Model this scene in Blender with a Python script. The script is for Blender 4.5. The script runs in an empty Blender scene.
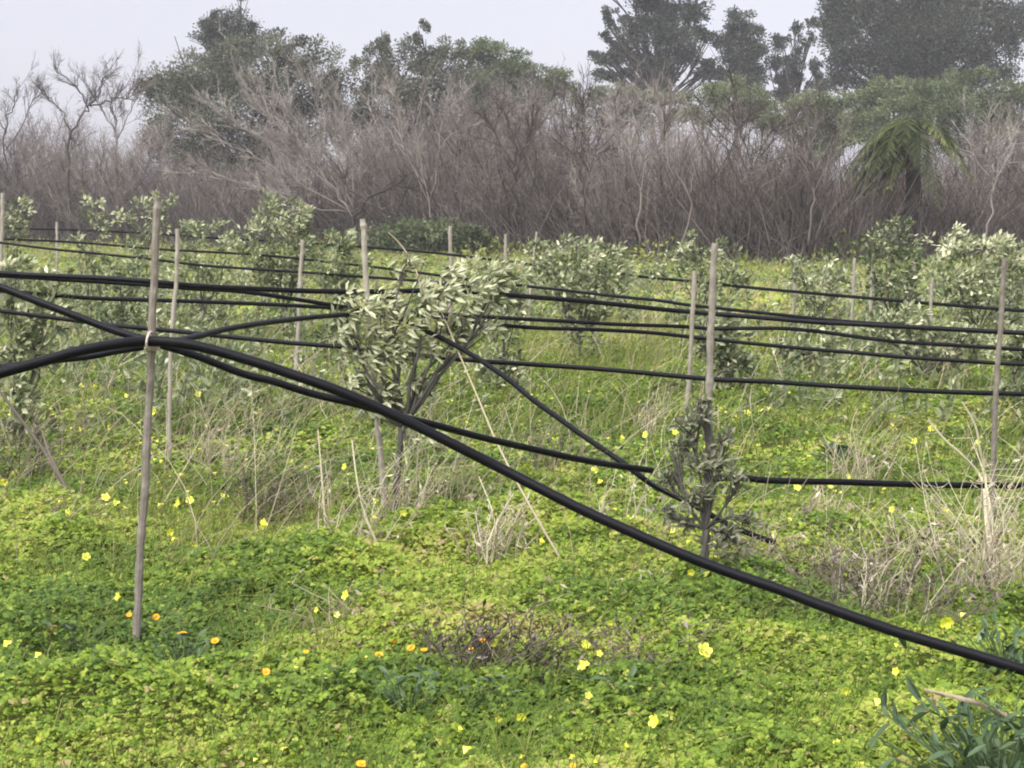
import bpy, math, random
import numpy as np
from mathutils import Vector

random.seed(7)
RNG = np.random.default_rng(7)
scene = bpy.context.scene
COL = scene.collection

# ------------------------------------------------------------------ camera
EYE, F, HORIZ = 1.6, 1530.0, 210.0
PITCH = math.atan((384 - HORIZ) / F)
cam_d = bpy.data.cameras.new("camera")
cam = bpy.data.objects.new("camera", cam_d)
COL.objects.link(cam)
cam.location = (0, 0, EYE)
cam.rotation_euler = (math.radians(90) - PITCH, 0, 0)
cam_d.sensor_width = 36
cam_d.lens = F / 1024 * 36
cam_d.clip_end = 3000
scene.camera = cam
_c, _s = math.cos(PITCH), math.sin(PITCH)


def P(px, py, Y):
    """the point at distance Y ahead that stands at this spot of the photo"""
    x, u = (px - 512) / F, -(py - 384) / F
    d = np.array([x, _c + u * _s, -_s + u * _c])
    return np.array([0, 0, EYE]) + d * (Y / d[1])


def G(px, py, z=0.0):
    x, u = (px - 512) / F, -(py - 384) / F
    d = np.array([x, _c + u * _s, -_s + u * _c])
    return np.array([0, 0, EYE]) + d * ((z - EYE) / d[2])


def pxm(Y):
    return Y / F


# ------------------------------------------------------------------ noise
def vnoise(x, y, scale, seed=0):
    x = np.asarray(x, float) / scale + 1000.0 + seed * 17.3
    y = np.asarray(y, float) / scale + 1000.0 + seed * 9.7
    xi, yi = np.floor(x), np.floor(y)
    fx, fy = x - xi, y - yi
    fx, fy = fx * fx * (3 - 2 * fx), fy * fy * (3 - 2 * fy)

    def h(a, b):
        v = np.sin(a * 127.1 + b * 311.7 + seed * 74.7) * 43758.5453
        return v - np.floor(v)
    return ((h(xi, yi) * (1 - fx) + h(xi + 1, yi) * fx) * (1 - fy)
            + (h(xi, yi + 1) * (1 - fx) + h(xi + 1, yi + 1) * fx) * fy)


def fbm(x, y, scale, seed=0):
    return (vnoise(x, y, scale, seed) * .55 + vnoise(x, y, scale / 2.1, seed + 1) * .3
            + vnoise(x, y, scale / 4.3, seed + 2) * .15)


def ground_z(x, y):
    d = np.asarray(y, float)
    return -0.10 + 0.06 * (fbm(x, y, 1.7, 3) - .5) * np.clip(d / 4, 0, 1)


def cover_h(x, y):
    n = fbm(x, y, .62, 11)
    m = vnoise(x, y, .17, 15)
    return 0.012 + 0.15 * np.clip((n - .25) / .55, 0, 1) ** 1.5 + .07 * m * m


# ------------------------------------------------------------------ mesh builder
class Geo:
    def __init__(self):
        self.v, self.a, self.f, self.n = [], [], [], 0

    def add(self, verts, faces, val=0.5):
        verts = np.asarray(verts, float).reshape(-1, 3)
        faces = np.asarray(faces, int)
        a = np.broadcast_to(np.asarray(val, float), (len(verts),)) if np.ndim(val) == 0 else np.asarray(val, float)
        self.v.append(verts)
        self.a.append(a)
        self.f.append(faces + self.n)
        self.n += len(verts)

    def tube(self, pts, rad, sides=8, val=.5, caps=True, wob=0.0):
        pts = np.asarray(pts, float)
        n = len(pts)
        rad = np.broadcast_to(np.asarray(rad, float), (n,))
        t = np.gradient(pts, axis=0)
        t /= np.linalg.norm(t, axis=1)[:, None] + 1e-9
        ref = np.array([.31, .17, .93]) if abs(t[0][2]) < .8 else np.array([.93, .31, .1])
        u = np.cross(t, ref)
        u /= np.linalg.norm(u, axis=1)[:, None]
        w = np.cross(t, u)
        ang = np.arange(sides) * 2 * math.pi / sides
        r = rad[:, None]
        if wob:
            r = r * (1 + wob * RNG.standard_normal((n, sides)))
        else:
            r = r * np.ones((1, sides))
        ring = pts[:, None, :] + r[..., None] * (np.cos(ang)[None, :, None] * u[:, None, :] + np.sin(ang)[None, :, None] * w[:, None, :])
        i = np.arange(n - 1)[:, None] * sides
        j = np.arange(sides)[None, :]
        k = (j + 1) % sides
        q = np.stack([i + j, i + k, i + sides + k, i + sides + j], -1).reshape(-1, 4)
        self.add(ring, q, val)
        if caps:
            b = self.n - n * sides
            self.f.append(np.array([[b + x for x in range(sides)][::-1]]))
            self.f.append(np.array([[b + (n - 1) * sides + x for x in range(sides)]]))

    def tubes(self, pts, rad, sides=3, val=.5):
        """many equal tubes at once: pts (N,M,3), rad (N,M), val scalar or (N,)"""
        N, M, _ = pts.shape
        t = np.gradient(pts, axis=1)
        t /= np.linalg.norm(t, axis=2)[..., None] + 1e-9
        ref = RNG.standard_normal((N, 1, 3))
        u = np.cross(t, ref)
        u /= np.linalg.norm(u, axis=2)[..., None] + 1e-9
        w = np.cross(t, u)
        ang = np.arange(sides) * 2 * math.pi / sides
        ring = pts[:, :, None, :] + rad[:, :, None, None] * (np.cos(ang)[None, None, :, None] * u[:, :, None, :]
                                                            + np.sin(ang)[None, None, :, None] * w[:, :, None, :])
        base = np.arange(N)[:, None, None] * (M * sides)
        i = np.arange(M - 1)[None, :, None] * sides
        j = np.arange(sides)[None, None, :]
        k = (j + 1) % sides
        q = np.stack([base + i + j, base + i + k, base + i + sides + k, base + i + sides + j], -1).reshape(-1, 4)
        v = np.repeat(np.broadcast_to(np.asarray(val, float), (N,)), M * sides)
        self.add(ring, q, v)

    def leaves(self, p, d, nrm, L, W, val, fold=.18, detail=1):
        """leaf blades from p along d, facing nrm"""
        N = len(p)
        d = d / (np.linalg.norm(d, axis=1)[:, None] + 1e-9)
        s = np.cross(d, nrm)
        s /= np.linalg.norm(s, axis=1)[:, None] + 1e-9
        n = np.cross(s, d)
        L = np.broadcast_to(L, (N,))[:, None]
        W = np.broadcast_to(W, (N,))[:, None]
        if detail == 1:
            v = np.stack([p, p + d * L * .5 + s * W * .5 + n * W * fold, p + d * L, p + d * L * .5 - s * W * .5 + n * W * fold], 1)
            q = np.arange(N)[:, None] * 4 + np.arange(4)[None, :]
            self.add(v, q, np.repeat(val, 4))
        else:
            cv = RNG.uniform(-.05, .28, (N, 1))

            def pt(t, side):
                return p + d * L * t + s * W * side - n * (L * cv * t * t) + n * W * fold * abs(side) * 2
            v = np.stack([pt(0, 0), pt(.22, .36), pt(.6, .48), pt(1, 0), pt(.6, -.48), pt(.22, -.36), pt(.3, 0), pt(.65, 0)], 1)
            fa = np.array([[0, 6, 1, 1], [6, 7, 2, 1], [7, 3, 2, 2], [0, 5, 6, 6], [5, 4, 7, 6], [4, 3, 7, 7]])
            b = np.arange(N)[:, None, None] * 8
            nb = self.n
            self.v.append(v.reshape(-1, 3))
            self.a.append(np.repeat(val, 8))
            self.n += N * 8
            tri = np.array([[0, 6, 1], [7, 3, 2], [0, 5, 6], [4, 3, 7]])
            quad = np.array([[6, 7, 2, 1], [5, 4, 7, 6]])
            self.f.append((b + tri[None]).reshape(-1, 3) + nb)
            self.f.append((b + quad[None]).reshape(-1, 4) + nb)

    def build(self, name, mat, parent=None, origin=(0, 0, 0), smooth=False):
        V = np.concatenate(self.v) - np.asarray(origin, float)
        A = np.concatenate(self.a)
        me = bpy.data.meshes.new(name)
        me.vertices.add(len(V))
        me.vertices.foreach_set("co", V.astype(np.float32).ravel())
        idx = np.concatenate([f.ravel() for f in self.f]).astype(np.int32)
        tot = np.concatenate([np.full(len(f), f.shape[1]) for f in self.f]).astype(np.int32)
        st = (np.cumsum(tot) - tot).astype(np.int32)
        me.loops.add(len(idx))
        me.loops.foreach_set("vertex_index", idx)
        me.polygons.add(len(tot))
        me.polygons.foreach_set("loop_start", st)
        try:
            me.polygons.foreach_set("loop_total", tot)
        except Exception:
            pass
        me.update(calc_edges=True)
        at = me.attributes.new("v", 'FLOAT', 'POINT')
        at.data.foreach_set("value", A.astype(np.float32))
        me.polygons.foreach_set("use_smooth", np.full(len(tot), smooth))
        me.materials.append(mat)
        o = bpy.data.objects.new(name, me)
        COL.objects.link(o)
        if parent:
            o.parent = parent
        else:
            o.location = origin
        return o


def root(name, loc, label, cat, group=None):
    o = bpy.data.objects.new(name, None)
    o.empty_display_size = .2
    COL.objects.link(o)
    o.location = loc
    return tag(o, label, cat, group)


def tag(o, label, cat, group=None, kind=None):
    o["label"] = label
    o["category"] = cat
    if group:
        o["group"] = group
    if kind:
        o["kind"] = kind
    return o


# ------------------------------------------------------------------ materials
def srgb(r, g, b):
    f = lambda c: (c / 255 / 12.92) if c / 255 <= .04045 else ((c / 255 + .055) / 1.055) ** 2.4
    return (f(r), f(g), f(b), 1)


def ramp_mat(name, stops, rough=.6, transl=0.0, noise=None, noise_amt=.25, back=None, spec=.3, bump=0.0):
    m = bpy.data.materials.new(name)
    m.use_nodes = True
    nt = m.node_tree
    nt.nodes.clear()
    N, Lk = nt.nodes.new, nt.links.new
    out = N("ShaderNodeOutputMaterial")
    at = N("ShaderNodeAttribute")
    at.attribute_name = "v"
    fac = at.outputs["Fac"]
    nz = None
    if noise:
        tc = N("ShaderNodeTexCoord")
        nz = N("ShaderNodeTexNoise")
        nz.inputs["Scale"].default_value = noise
        nz.inputs["Detail"].default_value = 4
        Lk(tc.outputs["Object"], nz.inputs["Vector"])
        ma = N("ShaderNodeMath"); ma.operation = 'MULTIPLY_ADD'
        ma.inputs[1].default_value = noise_amt * 2
        ma.inputs[2].default_value = -noise_amt
        Lk(nz.outputs["Fac"], ma.inputs[0])
        ad = N("ShaderNodeMath"); ad.operation = 'ADD'; ad.use_clamp = True
        Lk(fac, ad.inputs[0]); Lk(ma.outputs[0], ad.inputs[1])
        fac = ad.outputs[0]
    rp = N("ShaderNodeValToRGB")
    el = rp.color_ramp.elements
    while len(el) < len(stops):
        el.new(.5)
    for e, (p, c) in zip(el, stops):
        e.position = p
        e.color = c
    Lk(fac, rp.inputs[0])
    colr = rp.outputs[0]
    if back:
        ge = N("ShaderNodeNewGeometry")
        mx = N("ShaderNodeMix"); mx.data_type = 'RGBA'
        Lk(ge.outputs["Backfacing"], mx.inputs[0])
        Lk(colr, mx.inputs[6])
        mx.inputs[7].default_value = back
        colr = mx.outputs[2]
    bs = N("ShaderNodeBsdfPrincipled")
    bs.inputs["Roughness"].default_value = rough
    bs.inputs["Specular IOR Level"].default_value = spec
    Lk(colr, bs.inputs["Base Color"])
    if bump and nz:
        bp = N("ShaderNodeBump"); bp.inputs["Strength"].default_value = bump
        bp.inputs["Distance"].default_value = .01
        Lk(nz.outputs["Fac"], bp.inputs["Height"]); Lk(bp.outputs[0], bs.inputs["Normal"])
    sh = bs.outputs[0]
    if transl:
        tr = N("ShaderNodeBsdfTranslucent")
        Lk(colr, tr.inputs["Color"])
        mi = N("ShaderNodeMixShader"); mi.inputs[0].default_value = transl
        Lk(sh, mi.inputs[1]); Lk(tr.outputs[0], mi.inputs[2])
        sh = mi.outputs[0]
    Lk(sh, out.inputs["Surface"])
    return m


def C(r, g, b):
    return (r, g, b, 1)


M = {}
M['soil'] = ramp_mat("soil_under_weeds", [(0, C(.05, .06, .015)), (.5, C(.10, .11, .03)), (1, C(.14, .11, .06))], .95, noise=1.3, noise_amt=.5, spec=.05)
M['cover'] = ramp_mat("clover_leaf", [(0, C(.048, .09, .012)), (.3, C(.10, .165, .014)), (.55, C(.19, .265, .022)), (.8, C(.33, .36, .06)), (1, C(.28, .22, .09))], .55, .3, spec=.25)
M['grass'] = ramp_mat("field_grass", [(0, C(.09, .15, .02)), (.5, C(.24, .25, .06)), (1, C(.36, .31, .17))], .6, .3, spec=.2)
M['pipe'] = ramp_mat("black_polyethylene", [(0, C(.003, .003, .004)), (.62, C(.004, .004, .005)), (.8, C(.012, .012, .011)), (1, C(.04, .037, .03))], .5, noise=11, noise_amt=.6, spec=.1)
M['stake'] = ramp_mat("weathered_wood", [(0, C(.085, .073, .057)), (.5, C(.18, .157, .126)), (1, C(.31, .28, .235))], .85, noise=22, noise_amt=.5, spec=.15, bump=.5)
M['stakepale'] = ramp_mat("pale_cane", [(0, C(.17, .145, .11)), (.5, C(.27, .24, .19)), (1, C(.38, .35, .29))], .8, noise=18, noise_amt=.5, spec=.15)
M['tie'] = ramp_mat("pale_tie_band", [(0, C(.35, .29, .23)), (1, C(.42, .36, .30))], .7)
M['leafpale'] = ramp_mat("shrub_leaf", [(0, C(.045, .065, .02)), (.45, C(.13, .155, .055)), (.8, C(.32, .335, .16)), (1, C(.52, .52, .32))], .5, .25, back=C(.38, .39, .23), spec=.4)
M['leafdull'] = ramp_mat("dull_shrub_leaf", [(0, C(.05, .07, .026)), (.5, C(.15, .18, .085)), (1, C(.34, .33, .21))], .6, .2, back=C(.2, .2, .13))
M['leaffar'] = ramp_mat("far_shrub_leaf", [(0, C(.05, .075, .03)), (.45, C(.15, .18, .08)), (.8, C(.36, .38, .21)), (1, C(.58, .58, .37))], .5, .3, spec=.3)
M['stem'] = ramp_mat("shrub_stem", [(0, C(.04, .036, .03)), (1, C(.105, .096, .08))], .85, noise=15, noise_amt=.4)
M['straw'] = ramp_mat("dry_stalk", [(0, C(.12, .09, .06)), (.5, C(.30, .25, .16)), (1, C(.50, .45, .31))], .8, .15, spec=.1)
M['deadwood'] = ramp_mat("dead_twig", [(0, C(.045, .036, .028)), (.5, C(.135, .112, .088)), (1, C(.27, .23, .185))], .9, spec=.1)
M['bare'] = ramp_mat("bare_bark", [(0, C(.028, .023, .020)), (.4, C(.092, .077, .066)), (.7, C(.175, .15, .128)), (1, C(.33, .30, .255))], .9, spec=.05)
M['evg'] = ramp_mat("olive_green_foliage", [(0, C(.04, .046, .028)), (.5, C(.098, .106, .065)), (1, C(.20, .205, .135))], .6, .25, spec=.1)
M['euc'] = ramp_mat("eucalyptus_foliage", [(0, C(.03, .037, .027)), (.5, C(.06, .07, .048)), (1, C(.12, .13, .09))], .6, .2, spec=.1)
M['brightg'] = ramp_mat("fresh_green_foliage", [(0, C(.048, .066, .026)), (.5, C(.105, .13, .055)), (1, C(.21, .235, .12))], .6, .25, spec=.1)
M['frond'] = ramp_mat("palm_frond", [(0, C(.035, .045, .018)), (.45, C(.09, .11, .035)), (.7, C(.20, .19, .07)), (.85, C(.16, .085, .045)), (1, C(.09, .05, .03))], .6, .2, spec=.1)
M['bark'] = ramp_mat("tree_bark", [(0, C(.025, .021, .018)), (1, C(.075, .065, .055))], .9, noise=1.5, noise_amt=.5, spec=.05)
M['petal'] = ramp_mat("yellow_petal", [(0, C(.70, .72, .04)), (.5, C(.84, .84, .09)), (1, C(.88, .88, .3))], .5, .3)
M['orange'] = ramp_mat("orange_petal", [(0, C(.62, .24, .004)), (.5, C(.75, .34, .006)), (1, C(.8, .40, .01))], .5, .2)
M['gstem'] = ramp_mat("green_stem", [(0, C(.10, .15, .03)), (1, C(.17, .21, .06))], .6, .2)
M['bluegreen'] = ramp_mat("grey_green_leaf", [(0, C(.03, .055, .022)), (.5, C(.075, .12, .048)), (1, C(.18, .22, .12))], .55, .2, noise=9, noise_amt=.2)

# ------------------------------------------------------------------ ground
gx = np.concatenate([np.linspace(-260, -12, 20), np.linspace(-11, 11, 111), np.linspace(12, 260, 20)])
gy = np.concatenate([np.linspace(-60, -1, 8), np.linspace(0, 26, 131), np.linspace(28, 90, 32), np.linspace(110, 400, 12)])
X, Yg = np.meshgrid(gx, gy)
Z = np.where((np.abs(X) < 60) & (Yg < 100), ground_z(X, Yg), -.1)
nx, ny = len(gx), len(gy)
ii = (np.arange(ny - 1)[:, None] * nx + np.arange(nx - 1)[None, :])
q = np.stack([ii, ii + 1, ii + nx + 1, ii + nx], -1).reshape(-1, 4)
g = Geo()
g.add(np.stack([X, Yg, Z], -1), q, np.clip(.5 + 0 * X.ravel(), 0, 1))
ground = g.build("ground", M['soil'], smooth=True)
ground["kind"] = "structure"


# ------------------------------------------------------------------ ground cover (uncountable leaves)
def px_of(x, y, z=0.0):
    dx, dy, dz = x, y, z - EYE
    dep = dy * _c - dz * _s
    up = dy * _s + dz * _c
    return 512 + F * dx / dep, 384 - F * up / dep


def patch_value(x, y):
    """where the mat is deep green (0), yellow green (.5) or straw (1)"""
    v = .33 + 1.15 * (fbm(x, y * 1.6, 1.1, 31) - .5) + .5 * (fbm(x, y, .33, 47) - .5) + .35 * (fbm(x, y, 3.5, 41) - .5)
    v = v + .30 * np.exp(-((y - 5.85) / .28) ** 2) * np.clip(vnoise(x, y, .8, 5) * 2 - .6, 0, 1)      # trodden strip
    v = v + .26 * np.exp(-((x - 2.1) / 1.0) ** 2 - ((y - 7.2) / .8) ** 2)                            # weedy right side
    far = np.clip((y - 13) / 16, 0, 1)
    v = v + .12 * far
    return np.maximum(v, .12 + .35 * v)


def cover(ylo, yhi, dens, size, kind):
    wmax = yhi * .36 + 1.6
    n = int((yhi - ylo) * 2 * wmax * dens)
    x = RNG.uniform(-wmax, wmax, n)
    y = RNG.uniform(ylo, yhi, n)
    k = np.abs(x) < y * .36 + 1.4
    x, y = x[k], y[k]
    n = len(x)
    h = cover_h(x, y)
    z = ground_z(x, y) + h * RNG.uniform(.25, 1, n) ** .55 + .005
    v = np.clip(patch_value(x, y) + RNG.normal(0, .17, n) + (RNG.random(n) < .05) * .45, 0, 1)
    return x, y, z, v, n


g = Geo()
x, y, z, v, n = cover(3.7, 9.5, 7800, .02, 0)
k = RNG.random(n) < np.clip(1.25 - (y - 4) / 9, .45, 1)
x, y, z, v = x[k], y[k], z[k], v[k]
n = len(x)
c = np.stack([x, y, z], 1)
nrm = np.stack([RNG.normal(0, .5, n), RNG.normal(-.15, .5, n), np.ones(n)], 1)
nrm /= np.linalg.norm(nrm, axis=1)[:, None]
a0 = RNG.uniform(0, 2 * math.pi, n)
size = np.where(RNG.random(n) < .12, RNG.uniform(.016, .028, n), RNG.uniform(.005, .0165, n)) * (1 + .35 * (vnoise(x, y, .9, 77) - .3))
for j in range(3):
    a = a0 + j * 2 * math.pi / 3
    d = np.stack([np.cos(a), np.sin(a), np.zeros(n)], 1)
    d = d - nrm * np.sum(d * nrm, 1)[:, None] - nrm * RNG.uniform(0, .5, n)[:, None]
    g.leaves(c, d, nrm, size, size * 1.05, v, fold=-.12)
x, y, z, v, n = cover(9.5, 23, 1300, .04, 0)
c = np.stack([x, y, z], 1)
for j in range(2):
    nrm = np.stack([RNG.normal(0, .45, n), RNG.normal(-.2, .4, n), np.ones(n)], 1)
    a = RNG.uniform(0, 2 * math.pi, n)
    s = RNG.uniform(.016, .045, n)
    g.leaves(c, np.stack([np.cos(a), np.sin(a), RNG.normal(0, .3, n)], 1), nrm, s, s * .9, v, fold=.1)
x, y, z, v, n = cover(23, 78, 75, .1, 0)
c = np.stack([x, y, z + .03], 1)
nrm = np.stack([RNG.normal(0, .6, n), RNG.normal(-.7, .5, n), np.ones(n)], 1)
a = RNG.uniform(0, 2 * math.pi, n)
s = RNG.uniform(.09, .2, n)
g.leaves(c, np.stack([np.cos(a), np.sin(a), RNG.normal(.2, .3, n)], 1), nrm, s, s * .7, v, fold=.1)
o = g.build("ground_cover", M['cover'])
tag(o, "low mat of yellow green clover leaves covering the field", "ground cover", kind="stuff")

# long grass blades, greener near, straw coloured far
g = Geo()
for (ylo, yhi, dens, hl, w) in ((3.9, 10, 620, (.06, .24), .0032), (10, 24, 150, (.12, .45), .006), (24, 74, 30, (.2, .55), .016)):
    wmax = yhi * .36 + 1.5
    n = int((yhi - ylo) * 2 * wmax * dens)
    x = RNG.uniform(-wmax, wmax, n); y = RNG.uniform(ylo, yhi, n)
    k = (np.abs(x) < y * .36 + 1.3) & (RNG.random(n) < np.clip(fbm(x, y, 1.4, 61) * 2.2 - .55, .04, 1))
    x, y = x[k], y[k]; n = len(x)
    L = RNG.uniform(*hl, n)
    lean = np.stack([RNG.normal(.18, .35, n), RNG.normal(0, .35, n), np.ones(n)], 1)
    lean /= np.linalg.norm(lean, axis=1)[:, None]
    p0 = np.stack([x, y, ground_z(x, y) + .02], 1)
    p1 = p0 + lean * L[:, None] * .55
    p2 = p1 + (lean + np.stack([RNG.normal(.3, .4, n), RNG.normal(0, .3, n), -RNG.uniform(.1, .7, n)], 1)) * L[:, None] * .45
    pts = np.stack([p0, p1, p2], 1)
    rad = np.stack([np.full(n, w), np.full(n, w * .8), np.full(n, w * .15)], 1) * .6
    vv = np.clip(.02 + .5 * fbm(x, y, 2.0, 63) + RNG.normal(0, .18, n) + np.clip((y - 12) / 40, 0, .45), 0, 1)
    g.tubes(pts, rad, 3, vv)
o = g.build("wild_grass", M['grass'])
tag(o, "loose green and straw coloured grass blades through the field", "grass", kind="stuff")


g = Geo()
n = 6500
y = RNG.uniform(6.8, 30, n)
x = RNG.uniform(-1, 1, n) * (y * .36 + 1)
k = RNG.random(n) < np.clip(fbm(x, y, 1.1, 91) * 2.8 - .95, 0.03, 1)
x, y = x[k], y[k]; n = len(x)
L = RNG.uniform(.2, .75, n)
w_ = np.clip(.0019 * y / 7, .0019, .006)
lean = np.stack([RNG.normal(.15, .3, n), RNG.normal(0, .3, n), np.ones(n)], 1)
p0 = np.stack([x, y, ground_z(x, y)], 1)
t = np.linspace(0, 1, 5)[None, :, None]
pts = p0[:, None] + lean[:, None] * L[:, None, None] * t + np.stack([RNG.normal(.15, .3, n), RNG.normal(0, .3, n), -RNG.uniform(0, .4, n)], 1)[:, None] * L[:, None, None] * t ** 2
g.tubes(pts, w_[:, None] * np.linspace(1, .45, 5)[None], 3, np.clip(RNG.normal(.6, .2, n), 0, 1))
o = g.build("dry_stalks", M['straw'])
tag(o, "countless thin dry stalks standing through the weeds between the rows", "dry stalks", kind="stuff")
g = Geo()
n = 16000
qx = RNG.uniform(-150, 1180, n)
y = np.interp(qx, [0, 250, 450, 640, 800, 1024], [70, 62, 54, 46, 43, 46]) - 14 * RNG.random(n) ** 1.6 + .6
x = (qx - 512) * y / F
edge = np.interp(qx, [0, 250, 450, 640, 800, 1024], [70, 62, 54, 46, 43, 46])
hh = np.clip(fbm(x, y, 2.6, 97) * 2.0 - .45, .12, 1.2) * np.clip(1.05 - (edge - y) / 11, .2, 1.0)
c = np.stack([x, y, -.1 + hh * RNG.uniform(.1, 1, n)], 1)
s_ = RNG.uniform(.08, .2, n)
g.leaves(c, RNG.standard_normal((n, 3)) + [0, 0, .5], RNG.standard_normal((n, 3)) + [0, -.6, .6], s_, s_ * .5, np.clip(.28 + .7 * (fbm(x, y, 4, 99) - .4) + RNG.normal(0, .15, n), 0, 1))
o = g.build("weedy_bank", M['grass'])
tag(o, "ragged green and straw weeds along the far edge of the field", "weeds", kind="stuff")


# ------------------------------------------------------------------ small flowers
def yellow_flower_geo(s, tilt, az):
    g = Geo()
    ax = np.array([math.sin(tilt) * math.cos(az), math.sin(tilt) * math.sin(az), math.cos(tilt)])
    u = np.cross(ax, [0.3, .8, .2]); u /= np.linalg.norm(u)
    w = np.cross(ax, u)
    for j in range(5):
        a = j * 2 * math.pi / 5
        r = u * math.cos(a) + w * math.sin(a)
        t = -u * math.sin(a) + w * math.cos(a)
        rows = []
        for (h, rr, ww) in ((0, .06, .08), (.45, .32, .30), (.8, .62, .40), (.92, .92, .22)):
            for sgn in (-1, 0, 1):
                rows.append(s * (ax * (h + .05 * abs(sgn)) + r * rr + t * ww * sgn))
        f = []
        for i in range(3):
            for kx in range(2):
                b = i * 3 + kx
                f.append([b, b + 1, b + 4, b + 3])
        g.add(rows, f, RNG.uniform(.2, .8))
    return g


YELLOW = [(5, 480, 5), (55, 498, 5), (72, 514, 6), (105, 499, 5), (114, 500, 5), (115, 491, 5), (162, 489, 6), (158, 503, 5), (181, 504, 5), (189, 502, 5),
          (221, 493, 7), (268, 525, 7), (171, 530, 5), (172, 537, 5), (295, 466, 6), (307, 471, 5), (373, 498, 5), (377, 518, 4), (409, 475, 4), (430, 525, 6),
          (349, 596, 6), (336, 616, 4), (4, 640, 6), (45, 742, 8), (384, 700, 8), (280, 746, 7), (121, 597, 5), (584, 646, 6), (580, 660, 8), (519, 694, 6), (521, 714, 6),
          (463, 746, 8), (658, 722, 8), (702, 653, 9), (751, 651, 8), (739, 644, 6), (845, 688, 6), (874, 698, 8), (763, 735, 4), (835, 747, 7), (855, 759, 8), (741, 757, 8),
          (945, 619, 8), (788, 518, 5), (894, 510, 4), (943, 512, 5), (671, 527, 5), (632, 519, 5), (638, 517, 5), (714, 555, 5), (598, 472, 6), (1000, 523, 4),
          (510, 521, 6), (545, 542, 5), (527, 465, 5), (160, 460, 4), (57, 417, 4), (80, 388, 4), (79, 427, 4), (112, 428, 4)]
ymeshes = []
for kx in range(6):
    t_ = [1.9, 2.3, 1.2, .9, 2.6, 1.5][kx]
    gg = yellow_flower_geo(1.0, t_, -1.57 + [0, 1.1, -.9, .4, 2.0, -2][kx])
    o = gg.build("petals", M['petal'])
    ymeshes.append(o.data)
    bpy.data.objects.remove(o)
for _ in range(95):
    YELLOW.append((RNG.uniform(5, 1020), RNG.uniform(385, 560) if RNG.random() < .75 else RNG.uniform(560, 765), RNG.uniform(3.2, 5)))
for i, (px, py, hw) in enumerate(YELLOW):
    p0 = G(px, py, .13)
    zc = float(ground_z(p0[0], p0[1]) + cover_h(p0[0], p0[1])) + .025
    p = G(px, py, zc)
    r = root("yellow_flower", (p[0], p[1], float(ground_z(p[0], p[1]))), "small nodding yellow clover flower on a thin green stem in the low ground cover", "flower", "yellow flowers in the ground cover")
    s = hw * pxm(p[1]) * .98
    o = bpy.data.objects.new("petals", ymeshes[i % 6]); COL.objects.link(o); o.parent = r
    o.location = (0, 0, p[2] - r.location.z); o.scale = (s, s, s)
    g = Geo()
    b = RNG.normal(0, .02, 2)
    g.tube([(b[0], b[1], -.02), (b[0] * .3, b[1] * .3, (p[2] - r.location.z) * .6), (0, 0, p[2] - r.location.z)], .0018, 5, .6)
    g.build("stem", M['gstem'], r)

ORANGE = [(50, 621, 5), (54, 628, 5), (156, 617, 5), (129, 615, 4), (182, 634, 7), (215, 641, 6), (306, 652, 4), (266, 672, 6), (379, 655, 6), (411, 648, 6), (424, 650, 5),
          (393, 641, 5), (361, 764, 7), (483, 641, 6), (444, 667, 6), (471, 649, 4), (524, 766, 5), (573, 766, 5)]
g = Geo()
for j in range(14):
    a = j * 2 * math.pi / 14
    r_ = np.array([math.cos(a), math.sin(a), 0]); t_ = np.array([-math.sin(a), math.cos(a), 0]); up = np.array([0, 0, 1.])
    g.add([r_ * .2, r_ * .65 + t_ * .17 + up * .12, r_ * 1.0 + up * .16, r_ * .65 - t_ * .17 + up * .12], [[0, 1, 2, 3]], RNG.uniform(.1, .9))
op = g.build("petals", M['orange'])
g = Geo()
g.tube([(0, 0, -.12), (0, 0, .02), (0, 0, .12)], [.12, .3, .2], 8, .0)
oc = g.build("flower_head", M['orange'])
for i, (px, py, hw) in enumerate(ORANGE):
    p0 = G(px, py, .12)
    zc = float(ground_z(p0[0], p0[1]) + cover_h(p0[0], p0[1])) + .015
    p = G(px, py, zc)
    gz = float(ground_z(p[0], p[1]))
    r = root("orange_flower", (p[0], p[1], gz), "small orange daisy flower low among the clover leaves", "flower", "orange daisies in the ground cover")
    s = hw * pxm(p[1]) * .85
    for src in (op, oc):
        o = src.copy(); COL.objects.link(o); o.parent = r; o.location = (0, 0, p[2] - gz); o.scale = (s, s, s)
        o.rotation_euler = (RNG.normal(.45, .15), RNG.normal(0, .2), 0)
    g = Geo()
    g.tube([(0, .02, -.02), (0, .01, (p[2] - gz) * .6), (0, 0, p[2] - gz)], .002, 5, .3)
    g.build("stem", M['gstem'], r)
bpy.data.objects.remove(op); bpy.data.objects.remove(oc)

# the far ones: only dots, nobody could count them
g = Geo()
n = 900
x = RNG.uniform(-7, 7, n); y = RNG.uniform(8, 19, n)
k = (np.abs(x) < y * .36 + 1) & (fbm(x, y, 1.6, 81) > .52)
x, y = x[k], y[k]; n = len(x)
c = np.stack([x, y, ground_z(x, y) + cover_h(x, y) + .03], 1)
for j in range(4):
    a = j * math.pi / 2 + RNG.uniform(0, 1, n)
    s = RNG.uniform(.012, .024, n)
    g.leaves(c, np.stack([np.cos(a), np.sin(a), np.full(n, .9)], 1), np.stack([-np.cos(a), -np.sin(a), np.full(n, 1.)], 1), s, s * 1.2, RNG.uniform(.1, .7, n))
o = g.build("distant_flowers", M['petal'])
tag(o, "scattered tiny yellow flowers dotting the field farther back", "flowers", kind="stuff")


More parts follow.
